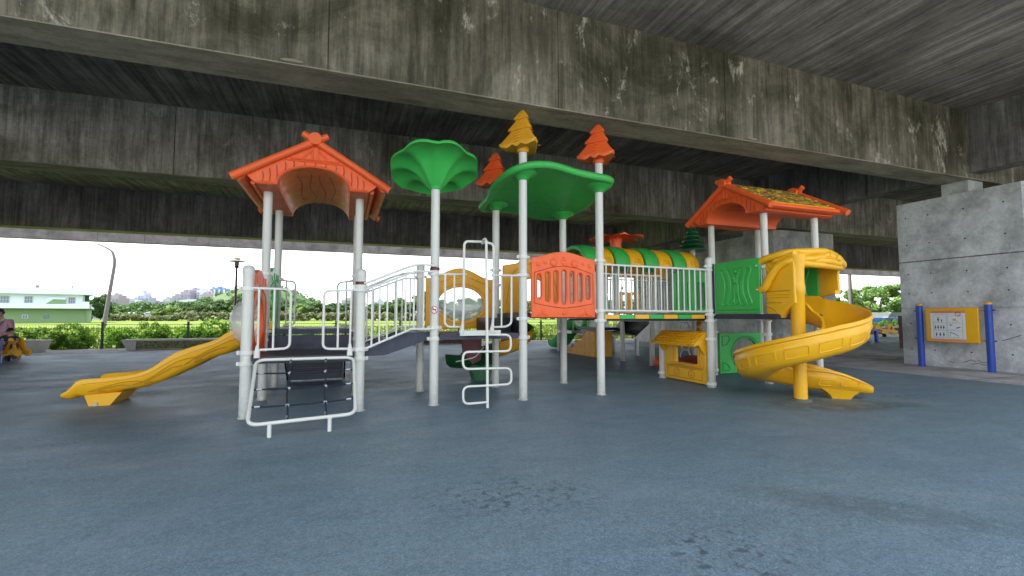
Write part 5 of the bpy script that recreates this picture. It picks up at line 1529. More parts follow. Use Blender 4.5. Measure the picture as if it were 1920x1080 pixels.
# ------------------------------------------------------------------ green mesh fence
def fence_run(xs, y, label):
    t = thing('mesh_fence', label, 'fence', (xs[0], y, 0), 'green mesh fence behind the playground')
    postm = MB().box(-0.03, 0.03, -0.03, 0.03, -0.3, 0.88).box(-0.035, 0.035, -0.035, 0.035, 0.88, 0.92).box(-0.13, 0.13, -0.045, -0.028, 0.80, 0.825).box(-0.10, 0.10, -0.045, -0.028, 0.25, 0.27).mesh('fence_post', M['fence'])
    for x in xs: place('fence_post', postm, t, loc=(x, y, 0))
    w = xs[1] - xs[0]
    g = MB()
    n = int(w / 0.07)
    for i in range(n):
        x = 0.05 + i * (w - 0.1) / (n - 1)
        g.box(x - 0.0022, x + 0.0022, -0.002, 0.002, 0.02, 0.83)
    for z in np.arange(0.05, 0.84, 0.13):
        g.box(0.03, w - 0.03, -0.004, -0.0022, z - 0.003, z + 0.003)
    g.box(0.03, w - 0.03, -0.006, 0.003, 0.82, 0.835).box(0.03, w - 0.03, -0.006, 0.003, 0.01, 0.03)
    gm = g.mesh('mesh_panel', M['fence'], fix=False)
    for x in xs[:-1]:
        tag(place('mesh_panel', gm, t, loc=(x, y, 0)), kind='stuff')
fence_run([-15.3, -12.8, -10.3, -7.75, -5.25, -2.75, -0.25, 2.25, 4.75, 7.25, 8.65, 11.15, 13.65], 19.85, 'green wire mesh fence on slim posts running behind the whole playground')
fence_run([19.5 + 2.5 * k for k in range(12)], 20.6, 'green mesh fence seen to the right between the slide and the pier')

# ------------------------------------------------------------------ foliage
def leaves_mesh(name, mat, n, shape, size, seed, stem=None, quad=True):
    """n leaf faces scattered in clumps; shape(rng) gives a clump centre and radius list"""
    rng = np.random.default_rng(seed)
    cl_ = shape(rng)
    cs = np.array([c[:3] for c in cl_]); rr = np.array([c[3] for c in cl_]); fl_ = np.array([c[4] if len(c) > 4 else 0.8 for c in cl_])
    wts = rr ** 2; wts /= wts.sum()
    idx = rng.choice(len(cl_), n, p=wts)
    d = rng.normal(size=(n, 3)); d /= np.linalg.norm(d, axis=1)[:, None]
    q = rng.uniform(0.45, 1.05, n) ** 0.6
    p = cs[idx] + d * (rr[idx] * q)[:, None] * np.stack([np.ones(n), np.ones(n), fl_[idx]], 1)
    nrm = d * 0.8 + rng.normal(size=(n, 3)) * 0.5 + np.array([0, 0, 0.35]); nrm /= np.linalg.norm(nrm, axis=1)[:, None]
    a = np.cross(nrm, rng.normal(size=(n, 3))); a /= np.linalg.norm(a, axis=1)[:, None]
    b = np.cross(nrm, a)
    s = size * rng.uniform(0.6, 1.35, n)[:, None]
    v = np.stack([p - a * s * 0.9, p + b * s * 0.45 + nrm * s * 0.1, p + a * s * 0.9, p - b * s * 0.45 + nrm * s * 0.1], 1).reshape(-1, 3)
    me = bpy.data.meshes.new(name)
    me.vertices.add(len(v)); me.vertices.foreach_set('co', v.astype(np.float32).ravel())
    me.loops.add(4 * n); me.loops.foreach_set('vertex_index', np.arange(4 * n, dtype=np.int32))
    me.polygons.add(n); me.polygons.foreach_set('loop_start', np.arange(0, 4 * n, 4, dtype=np.int32))
    me.update(calc_edges=True)
    me.materials.append(mat)
    return me

def shrub_shape(w, d, h, n):
    def f(rng):
        out = []
        for k in range(n):
            x, y = rng.uniform(-w, w), rng.uniform(-d, d)
            z = rng.uniform(0.1, h * (1 - 0.35 * (abs(x) / w) ** 2))
            out.append((x, y, z, rng.uniform(0.10, 0.2)))
        return out
    return f
SH = [leaves_mesh('foliage', M['shrub'], 4200, shrub_shape(0.75, 0.35, 0.75, 46), 0.045, 11),
      leaves_mesh('foliage', M['shrub'], 4200, shrub_shape(0.7, 0.35, 0.92, 46), 0.045, 12),
      leaves_mesh('foliage', M['shrub'], 4200, shrub_shape(0.8, 0.35, 0.60, 46), 0.045, 13)]
TALL = leaves_mesh('foliage', M['shrub'], 3800, lambda rng: [(rng.normal() * 0.16, rng.normal() * 0.16, rng.uniform(0.1, 1.25), rng.uniform(0.08, 0.15)) for _ in range(46)], 0.05, 14)
STEM = MB().tube([(0, 0, -0.06), (0.02, 0, 0.25), (0.1, 0.02, 0.5)], 0.02, 6).tube([(0, 0, -0.06), (-0.05, 0, 0.25), (-0.15, -0.02, 0.45)], 0.015, 6).mesh('stem', M['bark'])
def shrub(x, y, me, label, s=(1, 1, 1), rot=0.0, group='shrubs along the mesh fence'):
    t = thing('shrub', label, 'shrub', (x, y, -0.05), group)
    place('foliage', me, t, loc=(x, y, -0.05), scale=s, rot=(0, 0, rot))
    place('stem', STEM, t, loc=(x, y, -0.05), scale=s)
    return t
hedge = [(-13.6, 0, .9), (-12.3, 2, 1.0), (-11.2, 0, .95), (-10.2, 0, 1.0), (-8.75, 1, 0.92), (-7.5, 2, 1.05), (-6.4, 1, 0.95), (-5.4, 2, 1.05), (-4.5, 1, 1.05), (-3.6, 0, 1.1), (-2.6, 1, 0.95), (-1.5, 2, 0.9)]
HL = ['bright shrub behind the seated woman at the left frame edge', 'tallish bright shrub behind the child on the spring rider', 'bright shrub behind the right end of the red pebble planter', 'bright shrub between the red planter and the leaning pole',
      'high shrub just left of the fence post by the leaning pole', 'low shrub just right of the fence post by the leaning pole', 'shrub behind the left end of the olive pebble planter', 'low shrub behind the olive planter, left of its fence post',
      'shrub behind the olive planter, right of its fence post', 'tall bright shrub at the foot of the maroon park lamp', 'shrub behind the left posts of the orange-roofed tower', 'low shrub seen through the left tower opening']
for i, (x, k, s) in enumerate(hedge):
    shrub(x, 20.55 + 0.1 * (i % 2), SH[k], HL[i], (1.0, 1, s * 1.08), 0.4 * i)
shrub(-10.95, 20.4, TALL, 'tall narrow bright green shrub rising above the others near the seated woman', (1, 1, 0.95))
for i, (x, s, lb) in enumerate(((0.2, 0.55, 'low shrub beneath the lower end of the sloping ramp rails'), (1.6, 0.6, 'low shrub beneath the middle of the sloping ramp rails'), (3.0, 0.5, 'low shrub beneath the upper end of the sloping ramp rails'))):
    shrub(x, 20.6, SH[2], lb, (1, 1, s), i, 'low shrubs behind the ramp')
shrub(8.1, 20.6, SH[1], 'rounded yellow-green shrub behind the fence beneath the orange slotted panel', (0.9, 1.2, 1.0), 0.3)
for i, (x, lb) in enumerate(((27.5, 'light shrub nearest the spiral slide behind the right-hand fence'), (30, 'light shrub left of the play table behind the right-hand fence'), (33, 'light shrub above the play table behind the right-hand fence'), (36, 'light shrub next to the pier edge behind the right-hand fence'))):
    shrub(x, 21.4, SH[i % 3], lb, (1.2, 1, 1.25), i, 'shrubs behind the right-hand fence')

def tree_shape(w, h, z0, n, rmin, rmax, flatten=0.75):
    def f(rng):
        out = []
        for k in range(n):
            u = rng.normal(size=3); u /= np.linalg.norm(u); q = rng.uniform(0.25, 1) ** 0.5
            out.append((u[0] * w * q, u[1] * w * q, z0 + h / 2 + u[2] * h / 2 * q, rng.uniform(rmin, rmax), flatten))
        return out
    return f
# unit trees (about 6 m tall) scaled where they stand
TREES = []
for i, (mt, w, h, z0) in enumerate((('tree', 3.0, 4.6, 1.2), ('tree', 3.4, 4.2, 1.0), ('tree_light', 2.6, 4.0, 0.8), ('tree', 2.4, 5.2, 1.0))):
    cm_ = leaves_mesh('crown', M[mt], 5200, tree_shape(w, h, z0, 40, 0.55, 1.05, 0.6), 0.26, 30 + i)
    tm_ = MB().tube([(0, 0, -0.3), (0.1, 0, 1.2), (0, 0.1, 2.6), (0.1, 0, 4.0)], [0.28, 0.2, 0.15, 0.06], 8)
    for k in range(5):
        a = k * 1.3
        tm_.tube([(0, 0, 1.4 + 0.3 * k), (math.cos(a) * 0.9, math.sin(a) * 0.9, 2.4 + 0.3 * k), (math.cos(a) * 1.8, math.sin(a) * 1.8, 3.0 + 0.35 * k)], [0.12, 0.08, 0.03], 6)
    TREES.append((cm_, tm_.mesh('trunk', M['bark'])))
def tree(px, py_top, depth, kind, label, group, wide=1.0, name='tree'):
    x, y = P(px, depth)
    s = (H(py_top, depth) + 0.06) / 5.9
    t = thing(name, label, 'tree', (x, y, -0.06), group)
    sc_ = (s * wide, s * wide, s)
    place('crown', TREES[kind][0], t, loc=(x, y, -0.06), scale=sc_, rot=(0, 0, px * 0.7))
    place('trunk', TREES[kind][1], t, loc=(x, y, -0.06), scale=sc_, rot=(0, 0, px * 0.7))
G1 = 'trees at the far side of the field'
row = [(172, 560, 110, 0, 1.0), (190, 577, 128, 2, .9), (215, 578, 130, 2, 1.1), (243, 582, 128, 2, 1.2), (262, 580, 125, 2, .9), (300, 574, 128, 2, 1.1), (325, 568, 135, 2, 1.2), (352, 564, 138, 0, 1.1),
       (378, 567, 138, 1, 1.0), (400, 561, 135, 1, 1.1), (425, 560, 132, 0, 1.2), (452, 556, 130, 3, 1.0), (470, 566, 128, 1, 1.0), (498, 556, 122, 0, 1.2), (528, 557, 126, 1, 1.1), (560, 564, 120, 2, 1.2),
       (596, 563, 122, 1, 1.3), (632, 566, 124, 0, 1.2), (666, 565, 120, 3, 1.2), (704, 566, 120, 1, 1.2), (738, 563, 118, 0, 1.2), (764, 555, 110, 1, 1.1), (795, 552, 108, 3, 1.1), (830, 560, 112, 0, 1.2), (866, 556, 110, 1, 1.2), (905, 558, 112, 0, 1.2)]
TL = ['dark green tree at the right end of the white house', 'pale small tree just left of the leaning pole', 'pale green tree directly right of the leaning pole', 'wide pale tree left of the left white shed roof',
      'small pale tree between the two white shed roofs', 'pale green tree left of the white curved hall roof', 'broad pale tree under the left end of the curved hall', 'dark tree in front of the middle of the curved hall',
      'dark tree under the right half of the curved hall', 'dark tree below the blue and white tower', 'wide dark tree just left of the maroon park lamp', 'tall dark tree just right of the maroon park lamp',
      'dark tree behind the bubble window of the left tower', 'wide dark tree at the left foot of the wooded hill', 'dark tree framed by the left grab rails of the tower', 'pale broad tree centred in the tower opening',
      'broad dark tree right of centre in the tower opening', 'wide dark tree behind the right grab rail of the tower', 'slender dark tree behind the capped post right of the net', 'dark tree behind the lower end of the ramp railing',
      'wide dark tree behind the middle of the ramp railing', 'tall dark tree behind the upper end of the ramp railing', 'tall dark tree behind the post with the no-smoking sticker', 'wide dark tree seen through the left of the oval window',
      'dark tree seen through the right of the oval window', 'wide dark tree behind the serpentine climber']
for i, (px, py, dp, k, w) in enumerate(row):
    tree(px, py, dp, k, TL[i], 'trees across the field', w)
# dark far tree belt (one mass)
def belt(name, x_list, top_fn, mat, n, size, depth0, spread, seed, thick=6):
    rng = np.random.default_rng(seed)
    pts = []
    for _ in range(n // 26):
        px = rng.uniform(*x_list); dp = depth0 + rng.uniform(-spread, spread)
        x, y = P(px, dp); z = rng.uniform(0.0, 1.0) ** 0.7 * H(top_fn(px), dp)
        pts.append((x, y, z, rng.uniform(0.6, 1.0) * thick * 0.3, 0.8))
    me = leaves_mesh(name, mat, n, lambda r: pts, size, seed + 1)
    return tag(place(name, me), kind='stuff')
b1 = belt('far_tree_belt', (150, 460), lambda px: 572 + 3 * math.sin(px * 0.09), M['tree'], 15000, 0.75, 190, 14, 51)
tag(b1, 'dark band of distant trees below the city skyline')
b2 = belt('tall_reeds', (200, 920), lambda px: (589 if px > 330 else 595) - 4 * math.sin(px * 0.021) ** 2, M['reed'], 16000, 0.5, 108, 6, 61, 1.8)
tag(b2, 'pale strip of tall reeds along the far edge of the field')
b3 = belt('far_tree_belt', (900, 1330), lambda px: 566, M['tree'], 9000, 0.8, 150, 14, 71)
tag(b3, 'distant trees glimpsed between the posts of the bridge')
# wooded hill
hm_ = MB(); rings = []
hx_c, hy_c = P(492, 210)
NA = 48
for q in [0, .15, .3, .45, .6, .75, .88, 1.0]:
    rings.append([(hx_c + 46 * q * math.cos(a), hy_c + 34 * q * math.sin(a), 14.5 * (0.5 + 0.5 * math.cos(math.pi * q)) - 0.3 + (0.5 * math.sin(9 * a + q * 9) if 0 < q < 1 else 0)) for a in [2 * math.pi * k / NA for k in range(NA)]])
hill = tag(hm_.sweep(rings, cap=False).build('wooded_hill', M['hill'], angle=80), kind='structure')
def hill_clumps(rng):
    out = []
    for _ in range(380):
        a, q = rng.uniform(0, 2 * math.pi), rng.uniform(0, 1) ** 0.5
        out.append((hx_c + 46 * q * math.cos(a), hy_c + 34 * q * math.sin(a), 14.5 * (0.5 + 0.5 * math.cos(math.pi * q)) + 0.4, rng.uniform(1.0, 2.2), 0.7))
    return out
tag(place('hill_trees', leaves_mesh('hill_trees', M['tree'], 22000, hill_clumps, 0.5, 77)), 'dense green woodland covering the low hill', kind='stuff')
# grass fringe right behind the fence so the field does not start as a bare sheet
rng = np.random.default_rng(5)
n = 26000
gx = rng.uniform(-40, 60, n); gy = 20.1 + rng.uniform(0, 1, n) ** 1.6 * 34
hgt = rng.uniform(0.10, 0.26, n); ang = rng.uniform(0, math.pi, n); w_ = 0.025 + gy * 0.0009
base = np.stack([gx, gy, np.full(n, -0.06)], 1); dirv = np.stack([np.cos(ang), np.sin(ang), np.zeros(n)], 1)
tipv = base + np.stack([rng.normal(0, .05, n), rng.normal(0, .05, n), hgt], 1)
v = np.stack([base - dirv * w_[:, None], base + dirv * w_[:, None], tipv], 1).reshape(-1, 3)
me = bpy.data.meshes.new('meadow_grass')
me.vertices.add(len(v)); me.vertices.foreach_set('co', v.astype(np.float32).ravel())
me.loops.add(3 * n); me.loops.foreach_set('vertex_index', np.arange(3 * n, dtype=np.int32))
me.polygons.add(n); me.polygons.foreach_set('loop_start', np.arange(0, 3 * n, 3, dtype=np.int32))
me.update(calc_edges=True)
M['meadow'] = leaf('meadow_grass', (0.07, 0.11, 0.007), (0.10, 0.145, 0.009), (0.14, 0.175, 0.018), 0.4, 0.3)
me.materials.append(M['meadow'])
tag(place('meadow_grass', me), 'bright yellow-green meadow grass filling the field', 'grass', kind='stuff')

# wide tree at the right, between spiral slide and pier
x, y = P(1648, 47)
t = thing('wide_tree', 'wide light green tree with open crown between spiral slide and pier', 'tree', (x, y, 0))
place('crown', leaves_mesh('crown', M['tree_right'], 9000, tree_shape(4.3, 2.7, 1.55, 70, 0.35, 0.75, 0.5), 0.16, 91), t, loc=(x, y, 0))
tt = MB().tube([(0, 0, -0.1), (0.1, 0, 1.0), (0, 0, 1.9)], [0.22, 0.16, 0.14], 8)
for k in range(9):
    a = k * 0.75
    tt.tube([(0, 0, 1.0 + 0.08 * k), (math.cos(a) * 1.2, math.sin(a) * 1.2, 2.1), (math.cos(a) * 2.9, math.sin(a) * 2.9, 2.6 + 0.15 * (k % 3))], [0.09, 0.06, 0.02], 6)
place('trunk', tt.mesh('trunk', M['bark']), t, loc=(x, y, 0))
for i, (px, dp, h) in enumerate(((1590, 60, 533), (1700, 56, 538))):
    x, y = P(px, dp); s = H(h + 10, dp) / 5.9
    t = thing('tree', ('dark tree behind the utility pole at the right', 'dark tree mostly hidden by the near concrete pier')[i], 'tree', (x, y, 0), 'dark trees far right')
    place('crown', TREES[0][0], t, loc=(x, y, 0), scale=(s, s, s * .7)); place('trunk', TREES[0][1], t, loc=(x, y, 0), scale=(s, s, s * .7))

# ------------------------------------------------------------------ poles and lamps
lx, ly = -4.06, 21.3
lamp = thing('park_lamp', 'slim maroon park lamp with flat hat behind the wave slide', 'street lamp', (lx, ly, 0))
MB().tube([(lx, ly, -0.05), (lx, ly, 0.9), (lx, ly, 3.05)], [0.06, 0.05, 0.038], 12).build('lamp_pole', M['lamp'], lamp)
MB().lathe((lx, ly, 3.05), [(0.05, 0), (0.085, 0.02), (0.09, 0.06), (0.06, 0.09)], 16).build('lamp_collar', M['lamp'], lamp)
MB().lathe((lx, ly, 3.14), [(0.07, 0), (0.085, 0.03), (0.09, 0.17), (0.07, 0.19)], 16).build('lamp_glass', M['lamp_grey'], lamp)
MB().lathe((lx, ly, 3.31), [(0.33, 0.0), (0.34, 0.012), (0.14, 0.06), (0.12, 0.10), (0.125, 0.13), (0.10, 0.15), (0, 0.155)], 24).build('lamp_hat', M['lamp_grey'], lamp)
D0 = 44
def pp(px, py, dp=D0):
    x, y = P(px, dp); return (x, y, H(py, dp))
cp = thing('curved_pole', 'leaning weathered utility pole bent over at its top', 'pole', pp(197, 640)[:2] + (-0.1,))
pth = smooth_path([pp(196, 618), pp(201, 580), pp(207, 530), pp(211, 495), pp(209, 480), pp(203, 469), pp(186, 460), pp(176, 456)], 5)
MB().tube(pth, 0.18, 10, r_end=0.07).build('pole_shaft', M['pole'], cp)
MB().tube(smooth_path([pp(210, 483), pp(232, 497), pp(262, 522), pp(300, 541, 60), pp(330, 553, 80)], 6), 0.022, 5).build('overhead_wire', M['pole'], cp)
MB().tube(smooth_path([pp(208, 490), pp(200, 505), pp(196, 520), pp(200, 527)], 5), 0.02, 5).build('hanging_cable', M['pole'], cp)
x, y = P(1595, 40)
pr2 = thing('utility_pole', 'straight pale utility pole rising behind the spiral slide', 'pole', (x, y, 0))
MB().tube([(x, y, -0.1), (x, y, H(512, 40) + 1.5)], 0.16, 12, r_end=0.13).build('pole_shaft', M['pole'], pr2)
bt = MB()
rr_ = random.Random(2)
for (a, b, c, d) in ((1560, 528, 1580, 522), (1580, 522, 1590, 534), (1610, 524, 1622, 521), (1600, 531, 1618, 524), (1566, 520, 1582, 524), (1575, 536, 1590, 540)):
    bt.tube([pp(a, b, 39.5), pp((a + c) / 2, (b + d) / 2 - 2, 39.5), pp(c, d, 39.5)], 0.02, 5)
bt.build('bracket_wire', M['pole'], pr2)

# ------------------------------------------------------------------ white and green house across the field
HD = 75.0
hA, hB = Vector(P(-120, 68)), Vector(P(168, 78))
ux = (hB - hA).normalized(); uy = Vector((-ux.y, ux.x))
Lh = (hB - hA).length
house = thing('farm_house', 'white two-storey house with pale green ground floor at the field edge', 'house', (hA.x, hA.y, 0))
def hb(name, a, b, c, d, z0, z1, mat, par=None):
    mb = MB().obox((0, 0, 0), (1, 0, 0), (0, 1, 0), (0, 0, 1))
    c0 = hA + ux * (a + b) / 2 + uy * (c + d) / 2
    mb = MB().obox((c0.x, c0.y, (z0 + z1) / 2), (ux.x * (b - a) / 2, ux.y * (b - a) / 2, 0), (uy.x * (d - c) / 2, uy.y * (d - c) / 2, 0), (0, 0, (z1 - z0) / 2))
    return mb.build(name, mat, par or house)
def hpx(px):      # distance along the front for an image column
    d = (px - 960) / FPX
    ray = Vector((d * math.cos(YAW) + math.sin(YAW), -d * math.sin(YAW) + math.cos(YAW)))
    det = ray.x * (-ux.y) - ray.y * (-ux.x)
    k = (hA.x * (-ux.y) - hA.y * (-ux.x)) / det
    return (ray * k - hA).dot(ux), k
def hz(px, py): return CAM_H + (592 - py) / FPX * hpx(px)[1]
s_r = hpx(160)[0]
z_mid, z_top, z_par = hz(160, 576) , hz(160, 553), hz(160, 542)
wall_g = hb('ground_floor', 0, s_r, 0.6, 9, -0.1, z_mid - 0.05, M['house_green'])
hb('upper_floor', 0, hpx(154)[0], 0.3, 9, z_mid, z_top - 0.002, M['house_white'])
hb('floor_ledge', -0.2, hpx(169)[0], -0.5, 9.2, z_mid - 0.25, z_mid + 0.45, M['house_white'])
hb('roof_parapet', -0.2, hpx(169)[0], -0.6, 9.2, z_top, z_par, M['house_white'])
hb('balcony_wall', hpx(155)[0], hpx(168)[0], -0.4, 0.0, z_mid + 0.45, z_mid + 0.9, M['house_white'])
hb('garden_side_wall', hpx(155)[0] + 0.05, hpx(164)[0], 2.0, 2.3, z_mid + 0.45, z_top - 0.01, M['tree'])
pl = []
for (px, py) in ((64, 578), (92, 557), (122, 558), (126, 578)):
    pl.append((hpx(px)[0], hz(px, py)))
def hfr(u, v, d):
    q = hA + ux * u + uy * (0.3 - d); return (q.x, q.y, v)
MB().prism(pl, hfr, -0.01, 0.35).build('stair_wall', M['house_white'], house)
pl = [(hpx(px)[0], hz(px, py)) for (px, py) in ((74, 577.5), (100, 561), (124, 562), (124, 577.5))]
MB().prism(pl, hfr, 0.36, 0.42).build('stair_infill', M['house_green'], house)
for (x0_, x1_, y0_, y1_, off, mt) in ((-2, 17, 554, 568, 0.3, 'w'), (44, 61, 555, 568, 0.3, 'w'), (127, 141, 557, 569, 0.3, 'w'), (41, 53, 590, 597, 0.6, 'w'), (82, 92, 590, 597, 0.6, 'g')):
    a, b = hpx(x0_)[0], hpx(x1_)[0]; zt_, zb_ = hz(x0_, y0_), hz(x0_, y1_)
    wf = hb('window', a, b, off - 0.06, off + 0.02, zb_, zt_, M['frame_white'] if mt == 'w' else M['glass'])
    nn = 3 if y1_ < 580 else 2
    for k in range(nn):
        ww = (b - a - 0.12) / nn
        hb('pane', a + 0.06 + k * ww + 0.04, a + 0.06 + (k + 1) * ww - 0.04, off - 0.09, off - 0.065, zb_ + 0.08, zt_ - 0.08, M['glass'], wf)
    if y1_ < 580:
        hb('window_bar', a, b, off - 0.12, off - 0.095, (zb_ + zt_) / 2 - 0.03, (zb_ + zt_) / 2 + 0.03, M['frame_white'], wf)
hb('roof_vent', hpx(57)[0], hpx(63)[0], 3, 3.6, z_par, z_par + 0.6, M['pole'])
MB().obox((hA.x + ux.x * hpx(58)[0], hA.y + ux.y * hpx(58)[0] , z_par + 0.75), (ux.x * 1.2, ux.y * 1.2, 0.1), (0.0, 0.05, 0), (0, 0, 0.04)).build('roof_aerial', M['pole'], house)
hb('roof_box', hpx(129)[0], hpx(131)[0], 2, 2.3, z_par, z_par + 0.7, M['bark'])
# ivy on the corner
x, y = P(163, 77)
t = thing('tree', 'small dark tree beside the right corner of the white house', 'tree', (x, y, 0))
place('crown', TREES[3][0], t, loc=(x + 1.5, y + 2, -0.06), scale=(0.55, 0.55, 0.75)); place('trunk', TREES[3][1], t, loc=(x + 1.5, y + 2, -0.06), scale=(0.55, 0.55, 0.75))

# ------------------------------------------------------------------ distant city
def block(px0, px1, py, depth, mat, label, windows=True, base=592, cols=None, extra=None):
    a, b = Vector(P(px0, depth)), Vector(P(px1, depth))
    u = (b - a).normalized(); w = Vector((-u.y, u.x)); L = (b - a).length; dd = max(12, L * 0.6)
    h = H(py, depth)
    t = thing('city_block', label, 'building', (a.x, a.y, 0), 'buildings on the far skyline')
    def bb(name, s0, s1, d0, d1, z0, z1, m):
        c = a + u * (s0 + s1) / 2 + w * (d0 + d1) / 2
        return MB().obox((c.x, c.y, (z0 + z1) / 2), (u.x * (s1 - s0) / 2, u.y * (s1 - s0) / 2, 0), (w.x * (d1 - d0) / 2, w.y * (d1 - d0) / 2, 0), (0, 0, (z1 - z0) / 2)).build(name, m, t)
    bb('wall', 0, L, 0, dd, 0, h, mat)
    bb('roof_tank', L * 0.2, L * 0.5, dd * 0.2, dd * 0.6, h, h + 2.6, mat)
    bb('roof_tank', L * 0.65, L * 0.8, dd * 0.2, dd * 0.6, h, h + 1.7, CITY[1])
    if windows:
        win = MB()
        floors = int(h / 3.3); nc = cols or max(2, int(L / 4))
        for f in range(1, floors):
            for k in range(nc):
                if (f * 7 + k * 3) % 11 == 0: continue
                c = a + u * ((k + 0.5) * L / nc) - w * 0.1
                win.obox((c.x, c.y, f * 3.3 + 1.2), (u.x * L / nc * 0.28, u.y * L / nc * 0.28, 0), (w.x * 0.15, w.y * 0.15, 0), (0, 0, 0.85))
        tag(win.build('window', M['city_glass'], t, fix=False), kind='stuff')
    return t
city = [(150, 172, 565, 520, 1, 'low grey building left of the leaning pole'), (176, 193, 561, 540, 1, 'grey flat-topped building directly left of the leaning pole'), (207, 222, 553, 560, 4, 'mauve stepped tower right of the leaning pole'),
        (221, 228, 560, 580, 0, 'narrow mauve building beside the stepped tower'), (226, 245, 562, 600, 0, 'pale mauve low block on the skyline'), (243, 258, 561, 540, 1, 'pale grey low block on the skyline'),
        (258, 269, 548, 560, 2, 'slim white tower with dark upper windows'), (262, 279, 557, 550, 1, 'grey block at the foot of the slim white tower'), (246, 264, 567, 480, 2, 'long low white building'), (279, 305, 567, 560, 0, 'low mauve building in the middle of the skyline'),
        (305, 318, 560, 560, 1, 'small grey block left of the stadium roof'), (322, 337, 554, 620, 4, 'brown block at the left of the tall cluster'), (337, 356, 546, 600, 0, 'mauve apartment block in the tall cluster'),
        (354, 372, 542, 620, 0, 'pale mauve apartment tower in the tall cluster'), (368, 386, 544, 610, 2, 'whitish apartment tower in the tall cluster'), (378, 400, 551, 600, 4, 'brown apartment block below the tall cluster'),
        (392, 402, 541, 640, 0, 'narrow tower behind the blue building'), (400, 421, 541, 580, 3, 'blue and white tower, brightest on the skyline'), (428, 438, 548, 640, 0, 'pinkish tower left of the maroon lamp'), (446, 460, 546, 660, 0, 'pinkish tower right of the maroon lamp'),
        (640, 668, 562, 600, 0, 'low mauve building seen through the tower rails'), (700, 730, 565, 560, 1, 'low grey building seen through the ramp rails')]
for (a, b, py, dp, m, lab) in city:
    t = block(a, b, py, dp, CITY[m], lab)
# white stripes on the blue tower
a, b = Vector(P(400, 578)), Vector(P(421, 578)); u = (b - a).normalized()
blue_t = [o for o in SC.objects if o.get('label', '').startswith('blue and white tower')][0]
for k in (0.08, 0.5, 0.92):
    c = a + u * (b - a).length * k
    MB().obox((c.x, c.y, H(541, 578) / 2 - 0.5), (u.x * 0.9, u.y * 0.9, 0), (0, 0.6, 0), (0, 0, H(541, 578) / 2 - 0.6)).build('pilaster', CITY[2], blue_t)
# stadium-like shallow roof
a, b = Vector(P(318, 330)), Vector(P(404, 330)); u = (b - a).normalized(); w = Vector((-u.y, u.x)); L = (b - a).length
st_ = thing('arched_hall', 'long white hall with shallow curved roof beneath the skyline', 'building', (a.x, a.y, 0))
prof = [(0, 0), (L, 0), (L, H(568, 330))] + [(L * (1 - k / 12), H(567, 330) + (H(561, 330) - H(567, 330)) * math.sin(math.pi * k / 12)) for k in range(1, 12)] + [(0, H(568, 330))]
MB().prism(prof, lambda s_, v, d: (a.x + u.x * s_ + w.x * d, a.y + u.y * s_ + w.y * d, v), 0, 40).build('hall_body', M['roof_white'], st_)
for k in range(10):
    c = a + u * (L * (k + 0.5) / 10) - w * 0.3
    MB().obox((c.x, c.y, H(571, 330)), (u.x * L * 0.035, u.y * L * 0.035, 0), (w.x * 0.4, w.y * 0.4, 0), (0, 0, 0.9)).build('hall_window', M['city_glass'], st_)
# low roofs among the far trees
for (px0, px1, py, dp, lab) in ((226, 246, 586, 150, 'low white shed roof among the pale trees, left one'), (272, 292, 584, 152, 'low white shed roof among the pale trees, right one'), (176, 196, 590, 140, 'low white shed roof beside the foot of the leaning pole')):
    a, b = Vector(P(px0, dp)), Vector(P(px1, dp)); u = (b - a).normalized(); w = Vector((-u.y, u.x)); L = (b - a).length
    t = thing('shed', lab, 'shed', (a.x, a.y, 0), 'low sheds across the field')
    MB().prism([(0, 0), (L, 0), (L, H(py + 3, dp)), (0, H(py + 3, dp))], lambda s_, v, d: (a.x + u.x * s_ + w.x * d, a.y + u.y * s_ + w.y * d, v), 0, 6).build('shed_wall', CITY[1], t)
    MB().prism([(-0.3, H(py + 3, dp)), (L + 0.3, H(py + 3, dp)), (L / 2, H(py, dp))], lambda s_, v, d: (a.x + u.x * s_ + w.x * d, a.y + u.y * s_ + w.y * d, v), -0.3, 6.3).build('shed_roof', M['roof_white'], t)

# ------------------------------------------------------------------ right-hand bay: brown wall, tarpaulin, truck, table, spring riders
a = Vector(P(1560, 58)); b = Vector(P(1740, 62)); u = (b - a).normalized(); w = Vector((-u.y, u.x)); L = (b - a).length
bw = thing('brown_shed', 'long dark brown shed under the wide tree at the right', 'shed', (a.x, a.y, 0))
MB().prism([(0, 0), (L, 0), (L, 1.7), (0, 1.7)], lambda s_, v, d: (a.x + u.x * s_ + w.x * d, a.y + u.y * s_ + w.y * d, v), 0, 5).build('shed_wall', M['brownwall'], bw)
for k in range(12):
    c = a + u * (L * (k + 0.3) / 12) - w * 0.05
    MB().obox((c.x, c.y, 0.85), (u.x * 0.09, u.y * 0.09, 0), (w.x * 0.08, w.y * 0.08, 0), (0, 0, 0.85)).build('wall_batten', M['bark'], bw)
MB().prism([(-0.3, 1.7), (L + 0.3, 1.7), (L + 0.3, 1.8), (-0.3, 1.8)], lambda s_, v, d: (a.x + u.x * s_ + w.x * d, a.y + u.y * s_ + w.y * d, v), -0.4, 5.3).build('shed_roof', M['lamp_grey'], bw)
x, y = P(1646, 52)
t = thing('white_board', 'small white board standing in front of the brown shed', 'board', (x, y, 0))
MB().box(x - 0.55, x + 0.55, y, y + 0.05, 0.9, 1.55).box(x - 0.5, x - 0.45, y + 0.01, y + 0.04, 0, 0.9).box(x + 0.45, x + 0.5, y + 0.01, y + 0.04, 0, 0.9).build('board_sheet', M['frame_white'], t)
